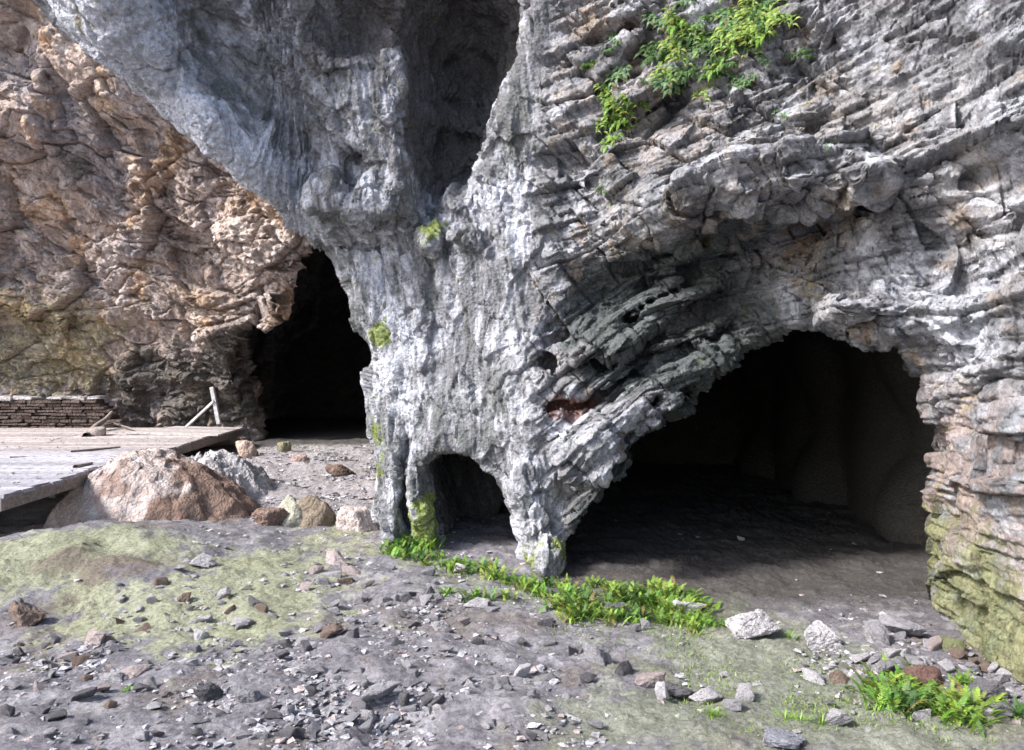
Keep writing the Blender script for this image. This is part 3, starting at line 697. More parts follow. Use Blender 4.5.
    C = L(C, np.array([.08, .074, .07]), sstep(.3, 1.2, y-_GG(np.stack([x, z], 1)))*.95*((x > -7.) | (y > 18.8)))  # darkness of the left cave put into its rock colour
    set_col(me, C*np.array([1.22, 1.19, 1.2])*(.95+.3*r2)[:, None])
    o = link('cave_wall', me, M['rock_far']); tag(o, kind='structure')
    return o

def moss_on(cliff):
    me = cliff.data; P, N = get_co(me), get_no(me)
    c = np.empty(len(P)*4, np.float32); me.color_attributes['albedo'].data.foreach_get('color', c); c = c.reshape(-1, 4)
    m = (c[:, 1]-c[:, 2])/np.maximum(c[:, 1], .01); ok = np.where((m > .48) & (c[:, 1] > c[:, 0]*.98) & (N[:, 1] < .3) & (P[:, 1] < 9.5))[0]
    r = np.random.default_rng(8); ok = r.choice(ok, min(len(ok), 26000), replace=False)
    n = len(ok); b = P[ok]; nn = N[ok]; t = r.normal(size=(n, 3)); side = np.cross(nn, t); side /= np.linalg.norm(side, axis=1)[:, None]
    h = r.uniform(.003, .011, n)[:, None]; w = r.uniform(.0015, .004, n)[:, None]
    tip = b+nn*h+r.normal(size=(n, 3))*h*.45-np.array([0, 0, 1])*h*.25; b = b-nn*.003
    V = np.stack([b-side*w, b+side*w, tip+side*w*.4, tip-side*w*.4], 1).reshape(-1, 3); Q = np.arange(4*n).reshape(n, 4)
    col = np.repeat(c[ok, :3]*r.uniform(.6, 1.5, (n, 1)), 4, 0)
    m2 = mesh_np('moss', V, Q, False); set_col(m2, col); m2.materials.append(M['leaf']); print('moss', n)
    tag(link('moss', m2), 'short green moss on the foot of the pillar and the lower right wall', 'moss', kind='stuff')

# ------------------------------------------------------------------ stones
def rock_mesh(name, seed, sub=3, planes=11, k=.06, dims=(1, .8, .65), rough=.03, col=None, flat=False):
    r = np.random.default_rng(seed)
    bm = bmesh.new(); bmesh.ops.create_icosphere(bm, subdivisions=sub, radius=1)
    V = np.array([v.co[:] for v in bm.verts]); 
    n = r.normal(size=(planes, 3)); n /= np.linalg.norm(n, axis=1)[:, None]
    n = np.concatenate([n, [[0, 0, -1], [0, 0, 1]]])
    d = r.uniform(.55, 1., len(n)); d[-2] = .55; d[-1] = r.uniform(.5, .9)
    dot = V@n.T
    rad = np.where(dot > .05, d/np.maximum(dot, .05), 9)
    R = -k*np.log(np.exp(-np.minimum(rad, 3)/k).sum(1))
    R = np.minimum(R, 1.25)
    V = V*R[:, None]
    V = V*(1+rough*fbm(V*2.5+seed, 3)+rough*.5*ridged(V*6+seed, 2)*(sub > 2))[:, None]
    V /= np.abs(V).max(0)[None]*2
    V = V*np.array(dims)
    for v, c in zip(bm.verts, V): v.co = c
    me = bpy.data.meshes.new(name); bm.to_mesh(me); bm.free()
    me.polygons.foreach_set('use_smooth', np.full(len(me.polygons), not flat))
    return me

def hull_mesh(name, seed, n=11, dims=(1, .8, .6), bev=.03, detail=0):
    r = np.random.default_rng(seed); bm = bmesh.new()
    d = r.normal(size=(n, 3)); d /= np.linalg.norm(d, axis=1)[:, None]; d = np.sign(d)*np.abs(d)**.75
    d *= r.uniform(.75, 1.05, n)[:, None]; d[:, 0] += d[:, 2]*r.uniform(-.5, .5); d[:, 2] += .25*d[:, 0]*r.uniform(-1, 1)
    for c in d: bm.verts.new(c)
    g = bmesh.ops.convex_hull(bm, input=bm.verts)
    bmesh.ops.delete(bm, geom=[v for v in bm.verts if not v.link_faces], context='VERTS')
    bmesh.ops.dissolve_limit(bm, angle_limit=.30, verts=bm.verts, edges=bm.edges)
    if bev: bmesh.ops.bevel(bm, geom=list(bm.edges), offset=bev, segments=2, affect='EDGES', clamp_overlap=True)
    if detail:
        bmesh.ops.triangulate(bm, faces=bm.faces)
        for k in range(detail):
            bmesh.ops.subdivide_edges(bm, edges=[e for e in bm.edges if e.calc_length() > .9/2**k], cuts=1, use_grid_fill=True)
            bmesh.ops.triangulate(bm, faces=bm.faces)
    V = np.array([v.co[:] for v in bm.verts]); c = (V.max(0)+V.min(0))/2; V = (V-c)/np.ptp(V, axis=0)
    if detail:
        bm.normal_update(); N = np.array([v.normal[:] for v in bm.verts])
        q, j, _ = chisel(V*7+seed, .15); V = V+N*(.035*q-.012*j+.02*fbm(V*5+seed, 3))[:, None]
    V *= np.array(dims)
    for v, q in zip(bm.verts, V): v.co = q
    me = bpy.data.meshes.new(name); bm.to_mesh(me); bm.free(); return me

PROTO = [hull_mesh('stone', 100+i, 9+i % 5, (1, random.uniform(.6, .95), random.uniform(.45, .8)), .045, 4) for i in range(14)]
PROTO_S = [hull_mesh('stone', 300+i, 8+i % 4, (1, random.uniform(.6, .95), random.uniform(.35, .7)), .05) for i in range(16)]
for m_ in PROTO+PROTO_S: m_.materials.append(M['stone'])

TONE = {'pale': (1.25, 1.22, 1.24), 'white': (1.55, 1.52, 1.55), 'grey': (.85, .84, .88), 'dark': (.42, .41, .43), 'brown': (.62, .47, .38), 'pink': (1.15, .98, .93),
        'red': (.55, .33, .27), 'moss': (.55, .6, .3), 'blue': (1.0, 1.03, 1.15)}
used = []
def stone(px, py, w, h, tone, label, group=None, mesh=None, name='stone', cat='stone', rz=None, tilt=None, depth=None):
    """a loose stone whose foot stands on the ground where photo pixel (px,py) sees it"""
    p = ground_at(px, py); Y = p[1]; ww = w/FOC*Y; hh = h/FOC*Y
    me = mesh or PROTO[len(used) % len(PROTO)]
    o = bpy.data.objects.new(name, me); COL.objects.link(o)
    bb = np.array([v.co[:] for v in me.vertices]); dz = np.ptp(bb[:, 2])
    d = depth or ww*.8
    rx, ry = (tilt if tilt else (random.uniform(-.2, .2), random.uniform(-.25, .25)))
    o.rotation_euler = (rx, ry, rz if rz is not None else random.choice((0, math.pi))+random.uniform(-.5, .5))
    o.scale = (ww*1.02, d, hh/dz*1.02)
    o.location = (p[0], Y+d*.3, p[2]+hh*.42)
    c = TONE[tone]; j = random.uniform(.92, 1.08)
    o.color = (c[0]*j, c[1]*j, c[2]*j, 1)
    tag(o, label, cat, group)
    used.append((p[0], Y, max(ww, .03))); return o

def build_stones():
    G = 'fallen stones lying on the cave floor'
    S = [(757, 643, 52, 33, 'pale', 'pale pointed boulder with a brown right side, alone in front of the large cave mouth'),
         (824, 652, 34, 29, 'white', 'rough whitish stone just right of the pointed boulder before the large cave'),
         (690, 617, 36, 19, 'white', 'pale flat-topped block at the right end of the green plant patch'),
         (614, 618, 20, 18, 'dark', 'dark grey wedge stone standing among the green plants before the large cave'),
         (595, 667, 28, 22, 'grey', 'light grey wedge stone at the left end of the short row of blocks'),
         (608, 665, 16, 12, 'pale', 'small pale stone beside the light grey wedge stone'),
         (627, 679, 22, 19, 'dark', 'dark rounded stone between the grey wedge and the buff block'),
         (650, 690, 30, 18, 'pink', 'buff white-topped block in the middle of the row of stones'),
         (662, 702, 13, 20, 'white', 'thin white sliver of stone leaning on the buff block'),
         (680, 702, 32, 20, 'dark', 'black-brown block lying right of the buff block'),
         (709, 706, 32, 17, 'pale', 'broad pale stone lying right of the black-brown block'),
         (744, 703, 20, 19, 'pale', 'tilted pale cube-like stone at the right end of the row'),
         (733, 713, 22, 14, 'grey', 'low grey stone in front of the tilted pale cube'),
         (879, 648, 22, 27, 'grey', 'upright curved grey slab with a lit top edge near the mossy wall'),
         (956, 657, 25, 20, 'moss', 'square greenish block at the very foot of the mossy wall'),
         (936, 654, 14, 18, 'pink', 'small orange-pink stone left of the square greenish block'),
         (929, 690, 40, 21, 'red', 'reddish-brown rounded stone behind the bright plants at right'),
         (990, 703, 44, 18, 'dark', 'dark flat stone lying against the mossy wall foot at right'),
         (816, 685, 24, 13, 'white', 'white lozenge-shaped stone on bare earth below the rough whitish stone'),
         (846, 689, 26, 17, 'brown', 'dark brown stone right of the white lozenge'),
         (868, 694, 22, 15, 'moss', 'moss-tinted stone beside the dark brown stone'),
         (838, 728, 32, 15, 'pale', 'low pale slab near the small grassy tuft at lower right'),
         (787, 750, 44, 13, 'blue', 'smooth bluish slab cut by the bottom edge of the picture'),
         (908, 640, 44, 17, 'grey', 'broad grey slab resting against the cave side at right'),
         (888, 676, 26, 16, 'grey', 'long slanting grey splinter in the rubble at right'),
         (900, 662, 24, 13, 'pale', 'pale broken stone in the rubble behind the slanting splinter'),
         (885, 700, 20, 15, 'white', 'white stone left of the bright plants at right'),
         (950, 676, 20, 15, 'white', 'white rubble stone behind the reddish-brown stone'),
         (925, 668, 18, 12, 'pale', 'small pale stone above the reddish-brown stone'),
         (985, 722, 20, 12, 'pale', 'small pale stone below the dark flat stone'),
         (1004, 718, 22, 14, 'grey', 'small grey stone at the right edge below the mossy wall'),
         (924, 722, 20, 10, 'pale', 'flat pale stone in front of the bright plants at right'),
         (863, 666, 20, 10, 'pale', 'thin pale flake lying left of the rubble at right'),
         (336, 566, 26, 15, 'pink', 'pinkish block on top of the small heap left of the pillar'),
         (352, 577, 25, 10, 'pink', 'flat pinkish stone at the right of the small heap'),
         (331, 580, 18, 9, 'pale', 'pale flat stone in the front of the small heap'),
         (315, 577, 16, 11, 'pink', 'pinkish stone at the left end of the small heap'),
         (345, 585, 18, 8, 'brown', 'brown flat stone at the foot of the small heap'),
         (22, 628, 36, 26, 'brown', 'large dark brown stone half sunk at the left edge'),
         (10, 612, 18, 14, 'grey', 'grey stone behind the dark brown stone at the left edge'),
         (92, 647, 26, 17, 'pink', 'pinkish block on the bare earth left of the algae patch'),
         (128, 682, 34, 13, 'pink', 'long pinkish stone, right one of a pair at lower left'),
         (108, 686, 28, 12, 'pale', 'long pale stone, left one of a pair at lower left'),
         (200, 642, 15, 14, 'white', 'white-topped stone alone on the green algae film'),
         (206, 703, 26, 18, 'dark', 'dark-fronted block with a pale top at lower left'),
         (243, 706, 30, 19, 'grey', 'grey block right of the dark-fronted block'),
         (80, 704, 26, 13, 'dark', 'dark low stone at the far lower left'),
         (150, 690, 16, 12, 'grey', 'grey stone right of the long pinkish pair'),
         (198, 568, 22, 15, 'pale', 'pale broken stone on the slope below the mound'),
         (255, 610, 18, 12, 'dark', 'dark stone at the right rim of the algae patch'),
         (240, 628, 22, 10, 'pale', 'pale flat stone on the right side of the algae patch'),
         (222, 600, 16, 11, 'pale', 'pale stone with a dark front in the middle of the algae patch'),
         (182, 603, 14, 10, 'brown', 'small brown stone in the middle of the algae patch'),
         (152, 606, 14, 11, 'white', 'small white stone in the upper algae patch'),
         (378, 712, 42, 24, 'grey', 'large grey slab tilted at the rim of the rubble hollow'),
         (404, 712, 14, 18, 'dark', 'dark upright stone right of the large tilted grey slab'),
         (366, 722, 18, 12, 'pale', 'pale stone in the rubble hollow'),
         (390, 728, 16, 10, 'blue', 'bluish stone at the bottom of the rubble hollow'),
         (440, 633, 17, 12, 'pale', 'pale stone left of the middle of the open floor'),
         (545, 628, 18, 9, 'dark', 'dark low stone alone in front of the toe of the rock'),
         (523, 679, 18, 14, 'white', 'white wedge-shaped stone in the middle of the foreground'),
         (548, 682, 16, 9, 'grey', 'grey stone right of the white wedge-shaped stone'),
         (475, 610, 26, 11, 'pale', 'pale stone in front of the small plants by the small hollow'),
         (493, 614, 16, 8, 'grey', 'grey stone right of the pale one by the small plants'),
         (460, 574, 14, 11, 'white', 'small white stone in the plants under the small hollow'),
         (330, 639, 24, 13, 'brown', 'brownish broken stone on the path of rubble at centre left'),
         (352, 642, 14, 12, 'dark', 'dark stone on the path of rubble at centre left'),
         (300, 648, 18, 10, 'pale', 'pale stone on the path of rubble at centre left'),
         (646, 632, 10, 14, 'pale', 'small pale upright flake in front of the green plants'),
         (636, 632, 9, 9, 'grey', 'small grey stone by the pale upright flake'),
         ]
    for i, (px, py, w, h, tn, lab) in enumerate(S):
        big = w > 30
        me = None
        if big:
            me = hull_mesh('stone', 900+i, 10, (1, .8, .7), .04, 5); me.materials.append(M['stone'])
        stone(px, py, w, h, tn, lab, G, me)
    # smaller loose stones, zone by zone (nothing tells them apart within one zone)
    Z = [('small angular stone loose on the bare earth at lower left', (0, 640, 170, 745), 42, ('pink', 'pale', 'grey', 'dark', 'brown')),
         ('small stone strewn over the green algae film', (110, 560, 300, 640), 30, ('pale', 'grey', 'brown', 'dark')),
         ('small angular stone in the broad strip of rubble at centre left', (190, 640, 400, 745), 50, ('pale', 'grey', 'dark', 'dark', 'grey')),
         ('small stone in the rubble right of the pinkish heap', (300, 575, 480, 640), 42, ('pale', 'grey', 'pink', 'grey', 'dark')),
         ('small stone scattered on the dark earth at centre foreground', (400, 640, 600, 745), 36, ('grey', 'pale', 'dark')),
         ('small stone in the rubble bank under the mossy wall', (840, 640, 1010, 690), 30, ('white', 'pale', 'grey', 'brown')),
         ]
    for lab, (x0, y0, x1, y1), n, tones in Z:
        for k in range(n):
            px, py = random.uniform(x0, x1), random.uniform(y0, y1)
            w = random.uniform(8, 16)*(1.15 if random.random() < .3 else 1)*(.8+.35*(py-560)/190)
            stone(px, py, w, w*random.uniform(.45, .8), random.choice(tones), lab, G, random.choice(PROTO_S))
    return len(S)+sum(z[2] for z in Z)

def build_gravel():
    Vs, Fs, Cs = [], [], []; off = 0
    protos = []
    for i in range(10):
        me = hull_mesh('g', 500+i, 8, (1, random.uniform(.5, .9), random.uniform(.3, .6)), 0)
        bm = bmesh.new(); bm.from_mesh(me); bmesh.ops.triangulate(bm, faces=bm.faces); bm.to_mesh(me); bm.free()
        protos.append((get_co(me).astype(float), np.array([p.vertices[:] for p in me.polygons]))); bpy.data.meshes.remove(me)
    pts = []
    # density over the world floor
    n = 60000
    Yc = rng.uniform(0, 1, n)**1.0*7.5+3.4; x = rng.uniform(-.75, .75, n)*Yc
    P = np.stack([x, Yc, x*0], 1)
    d = sstep(-.25, .55, fbm(P*1.3+31, 3))*.8+.10
    lx = x-(-1.4+.0*Yc)
    d *= np.where(x > .55, .45, 1.)
    d *= np.where((x < -3.2) & (Yc > 6.6), .3, 1.)
    D2 = blobs(P, [(*ground_at(a, b)[:2], 0, r, w) for a, b, r, w in [(880, 665, .5, 1.2), (930, 680, .5, 1.), (395, 725, .35, 1.8), (350, 650, .5, .9), (240, 690, .5, .8), (120, 660, .5, .8), (335, 580, .4, .8), (430, 610, .5, .7), (300, 705, .5, .8), (500, 665, .5, .4), (860, 610, .4, 1.)]])
    d = d*.55+D2*.8
    d = np.clip(d, 0, 2)**1.5*1.2+.02; d *= np.where((x > .25) & (Yc > 6.0), .12, 1); keep = rng.random(n) < d*.55
    x, Yc = x[keep], Yc[keep]
    z = ground_h(x, Yc)
    sz = .007+.032*rng.random(len(x))**3
    n2_ = 9000; yb_ = rng.uniform(9.6, 16.5, n2_); xb_ = rng.uniform(-.46, -.16, n2_)*yb_
    kp = rng.random(n2_) < .25+.75*sstep(-.2, .4, fbm(np.stack([xb_, yb_, xb_*0], 1)*1.1+3, 2)); xb_, yb_ = xb_[kp], yb_[kp]
    x = np.concatenate([x, xb_]); Yc = np.concatenate([Yc, yb_]); z = np.concatenate([z, ground_h(xb_, yb_)]); sz = np.concatenate([sz, .012+.05*rng.random(len(xb_))**3])
    yd = rng.uniform(7.8, 17, 1500); xd = -5.3-.11*(yd-7.4)-rng.uniform(.0, 5, 1500)**1.2
    x = np.concatenate([x, xd]); Yc = np.concatenate([Yc, yd]); z = np.concatenate([z, np.full(1500, .675)]); sz = np.concatenate([sz, .006+.02*rng.random(1500)**3])
    for i in range(len(x)):
        V, F = protos[i % 10]
        a = rng.uniform(0, 6.28); ca, sa = math.cos(a), math.sin(a); s = sz[i]
        v = V*s*2*np.array([1, 1, .9]); v = np.stack([v[:, 0]*ca-v[:, 1]*sa, v[:, 0]*sa+v[:, 1]*ca, v[:, 2]], 1)
        v += np.array([x[i], Yc[i], z[i]+s*.12+.004])
        Vs.append(v); Fs.append(F+off); off += len(V)
        t = rng.random(); c = np.array([.34, .33, .35])*(.42+t*1.25)
        if rng.random() < .15: c *= np.array([1.04, .9, .83])
        Cs.append(np.tile(c, (len(V), 1)))
    me = mesh_np('gravel', np.concatenate(Vs), np.concatenate(Fs), False)
    set_col(me, np.concatenate(Cs))
    o = link('gravel', me, M['boulder']); tag(o, 'fine grey gravel and crumbled rock strewn over the cave floor', 'gravel', kind='stuff')
    print('gravel', len(x))

def big_rock(name, px0, px1, pytop, pybase, Yd, seed, label, cat, colf, planes=9, k=.14, rough=.06, depth=.8, sub=6, group=None, shape=None):
    """boulder with its foot at (px0..px1, pybase)"""
    p = ground_at((px0+px1)/2, pybase); Y = p[1]
    ww = (px1-px0)/FOC*(Y+.1); hh = (pybase-pytop)/FOC*(Y+.1)
    if Yd:
        Y = Yd; x_ = ((px0+px1)/2-512)/FOC*(Y+.5); p = np.array([x_, Y, float(ground_h([x_], [Y])[0])])
        ww = (px1-px0)/FOC*(Y+.5); hh = CZ-(pytop-375)/FOC*(Y+ww*depth*.35)-p[2]
    me = rock_mesh(name, seed, sub, planes, k, (1, 1, 1), rough)
    V = get_co(me).astype(float)
    if shape: V = shape(V)
    V[:, 0] *= ww; V[:, 1] *= ww*depth; V[:, 2] = (V[:, 2]+.28)*hh/.78
    p2 = V+p; set_co(me, V); N = get_no(me).astype(float)
    dd = .02*fbm(V*5+seed, 4)+.008*ridged(V*14+seed, 3)
    V = V+N*dd[:, None]*min(1, ww); set_co(me, V)
    set_col(me, colf(V, get_no(me).astype(float), ww, hh)); me.materials.append(M['boulder'])
    o = bpy.data.objects.new(name, me); COL.objects.link(o); o.location = (p[0], Y+ww*depth*.35, p[2]-.02)
    tag(o, label, cat, group); used.append((p[0], Y+ww*.3, ww)); return o

def mound(name, px0, px1, pytop, Yc, dy, seed, label, colf, prof, rough, nx=260, ny=150):
    xa, xb = (px0-512)/FOC*Yc, (px1-512)/FOC*Yc; cx, hw = (xa+xb)/2, (xb-xa)/2
    u, v = np.meshgrid(np.linspace(-1, 1, nx), np.linspace(-1, 1, ny), indexing='ij')
    P = np.stack([u.ravel()*hw*1.1, v.ravel()*dy*1.1, 0*u.ravel()], 1)
    r = np.hypot(P[:, 0]/hw, P[:, 1]/dy)+.10*fbm(P*1.6+seed, 3)
    base = float(ground_h([cx], [Yc])[0]); H = CZ-(pytop-375)/FOC*Yc-base
    env = np.clip(1-r**2.4, 0, 1)**.62*np.interp(P[:, 0]/hw, [-1, -.6, -.25, .1, .5, 1], prof)
    q = np.stack([P[:, 0]*.9+P[:, 1]*.5, P[:, 1], P[:, 0]*0], 1)
    z = H*env*(1+.10*fbm(P*2+seed, 3))+env**.5*(rough*(.5*ridged(q*np.array([2.2, 3.5, 1])+seed, 3)+.5*fbm(P*9+seed, 4)))-.06
    c1, j1, _ = chisel(np.stack([P[:, 0], P[:, 1], z], 1)*4+seed, .08); z += env**.5*rough*(.9*c1-.4*j1)
    P[:, 2] = z; P[:, 0] += .05*fbm(P*4+9+seed, 2); P[:, 1] += .05*fbm(P*4+19+seed, 2)
    i = np.arange(nx*ny).reshape(nx, ny); Q = np.stack([i[:-1, :-1], i[1:, :-1], i[1:, 1:], i[:-1, 1:]], -1).reshape(-1, 4)
    me = mesh_np(name, P, Q); set_col(me, colf(P, None, 2*hw, H)); me.materials.append(M['boulder'])
    o = bpy.data.objects.new(name, me); COL.objects.link(o); o.location = (cx, Yc, base); tag(o, label, 'boulder'); return o

def build_boulders():
    L = lambda a, b, k: a+(b-a)*np.clip(k, 0, 1)[:, None]
    def flow(V, N, w, h):
        n = fbm(V*2.2+3, 4); n2 = fbm(V*7+1, 3)
        C = np.tile(np.array([.42, .345, .32]), (len(V), 1))
        C = L(C, np.array([.54, .49, .48]), sstep(-.1, .5, n2)*.8)
        C = L(C, np.array([.22, .15, .12]), sstep(.1, .4, V[:, 0]/w*3.2-.15+.5*n-.1*V[:, 2]/h))
        C = L(C, np.array([.22, .14, .11]), sstep(.25, .6, n+.2*n2)*.8)
        return C
    def shp(V):
        x = V[:, 0]; 
        V = V.copy(); t = np.clip((V[:, 2]+.5), 0, 1); r_ = np.hypot(V[:, 0], V[:, 1])
        V[:, :2] *= (1.25-.75*t**.8)[:, None]/np.interp(r_, [0, .5], [1, 1])[:, None]
        V[:, 2] *= np.interp(V[:, 0], [-.5, -.1, .1, .6], [.9, 1., .9, .55])[:]; V[:, 0] -= .10*t; V[:, 2] += .05*fbm(V*np.array([2., 2, 5])+2, 3)
        V[:, 0] /= 1.05
        return V
    mound('boulder', 58, 262, 446, 10.1, 1.0, 41, 'big low dome of flowstone with a rusty brown right flank beside the walkway', flow, [.5, .85, 1., .93, .72, .5], .034)
    def gry(V, N, w, h):
        n = fbm(V*4+3, 3); C = np.tile(np.array([.36, .34, .35]), (len(V), 1)); return L(C, np.array([.5, .48, .49]), sstep(-.2, .5, n))
    mound('boulder', 165, 275, 452, 11.3, .9, 43, 'rough grey rock lump behind the right flank of the flowstone dome', gry, [.8, .95, 1., .95, .8, .6], .09)
    def br(c):
        def f(V, N, w, h):
            n = fbm(V*7+3, 3); C = np.tile(np.array(c), (len(V), 1)); return L(C, np.array(c)*1.3, sstep(-.1, .5, n))
        return f
    for i, (a, b, t, g_, c, lab) in enumerate([
        (262, 318, 497, 527, (.34, .33, .27), 'pale grey-green boulder right of the flowstone dome'),
        (292, 334, 497, 527, (.20, .16, .12), 'olive-brown rounded boulder leaning on the pale grey-green one'),
        (250, 285, 508, 526, (.19, .13, .105), 'small brown boulder wedged at the toe of the flowstone dome'),
        (334, 378, 508, 530, (.50, .42, .40), 'low pinkish boulder beside the foot of the leaning pillar'),
        (322, 352, 464, 476, (.15, .10, .08), 'dark brown flat rock on the pale slope before the left cave'),
        (230, 256, 440, 458, (.45, .34, .28), 'half white half rusty rock at the right end of the walkway'),
        (276, 290, 441, 452, (.24, .22, .14), 'small upright olive rock at the sill of the left cave'),
        (198, 232, 432, 446, (.36, .30, .28), 'pale flat rock under the far corner of the walkway'),
        (290, 310, 454, 462, (.34, .25, .23), 'small brownish rock just below the sill of the left cave')]):
        big_rock('boulder', a, b, t, g_, 0, 60+i, lab, 'boulder', br(c), 9, .07, .08, .8, 5)
    # pale stone deep in the big cave
    o = bpy.data.objects.new('stone', PROTO[3]); COL.objects.link(o)
    o.location = W(741, 540, 8.2)
    return o

# ------------------------------------------------------------------ plants
def fern_mesh(name, seed, R=.14, H=.13, fronds=14, leaflets=9, c=(.12, .30, .03), lw=.2, droop=.5, spread=1.):
    r = np.random.default_rng(seed); V, F, C = [], [], []
    for k in range(fronds):
        az = r.uniform(0, 6.283); L = R*r.uniform(.6, 1.15); up = H*r.uniform(.5, 1.1)
        bx, by = r.normal(0, R*.14*spread, 2)
        cc = np.array(c)*r.uniform(.55, 1.3)*np.array([r.uniform(.8, 1.4), 1, r.uniform(.7, 1.6)])
        if r.random() < .03: cc = np.array([.26, .20, .08])
        ca, sa = math.cos(az), math.sin(az)
        def pt(t):
            rr = L*(t*.9); hh = up*(1.7*t-droop*1.4*t*t)
            return np.array([bx+ca*rr, by+sa*rr, hh])
        side = np.array([-sa, ca, 0])
        prev = None
        for j in range(leaflets):
            t = .18+.82*(j+.5)/leaflets; p = pt(t); d = pt(min(t+.06, 1.06))-p; d /= np.linalg.norm(d)+1e-9
            w = L*lw*math.sin(math.pi*min(1, .18+t*.85))*r.uniform(.8, 1.15)+.003; lh = L*.75/leaflets
            for s in (-1, 1):
                e = p+side*s*w+d*w*.35+np.array([0, 0, r.uniform(-.25, .15)*w])
                n0 = len(V)
                mid = p+(e-p)*.5
                V += [p, mid+d*lh*.55, e, mid-d*lh*.55]
                F.append((n0, n0+1, n0+2, n0+3)); C += [cc*r.uniform(.85, 1.15)]*4
        # stalk, from the common root
        for j in range(-1, 4):
            a, b = (pt(j/4) if j >= 0 else np.array([0, 0, -.005])), pt((j+1)/4); n0 = len(V); wd = .0015+.001*(4-j)
            V += [a-side*wd, a+side*wd, b+side*wd, b-side*wd]; F.append((n0, n0+1, n0+2, n0+3)); C += [cc*.8]*4
    me = mesh_np(name, np.array(V), np.array(F), False); set_col(me, np.array(C)); me.materials.append(M['leaf']); return me

def grass_mesh(name, seed, R=.1, H=.1, n=60, c=(.13, .30, .03)):
    r = np.random.default_rng(seed); V, F, C = [], [], []
    for k in range(n):
        az = r.uniform(0, 6.283); d = np.array([math.cos(az), math.sin(az), 0]); b = d*R*r.uniform(0, .6); side = np.array([-d[1], d[0], 0])
        h = H*r.uniform(.4, 1.1); ln = R*r.uniform(.2, .9); w = .0025+.0025*r.random(); cc = np.array(c)*r.uniform(.6, 1.4)
        for j in range(3):
            t0, t1 = j/3, (j+1)/3
            p0 = b+d*ln*t0**2+np.array([0, 0, h*(t0-.35*t0*t0)*1.4]); p1 = b+d*ln*t1**2+np.array([0, 0, h*(t1-.35*t1*t1)*1.4])
            w0, w1 = w*(1-t0*.8), w*(1-t1*.85); n0 = len(V)
            V += [p0-side*w0, p0+side*w0, p1+side*w1, p1-side*w1]; F.append((n0, n0+1, n0+2, n0+3)); C += [cc]*4
    me = mesh_np(name, np.array(V), np.array(F), False); set_col(me, np.array(C)); me.materials.append(M['leaf']); return me

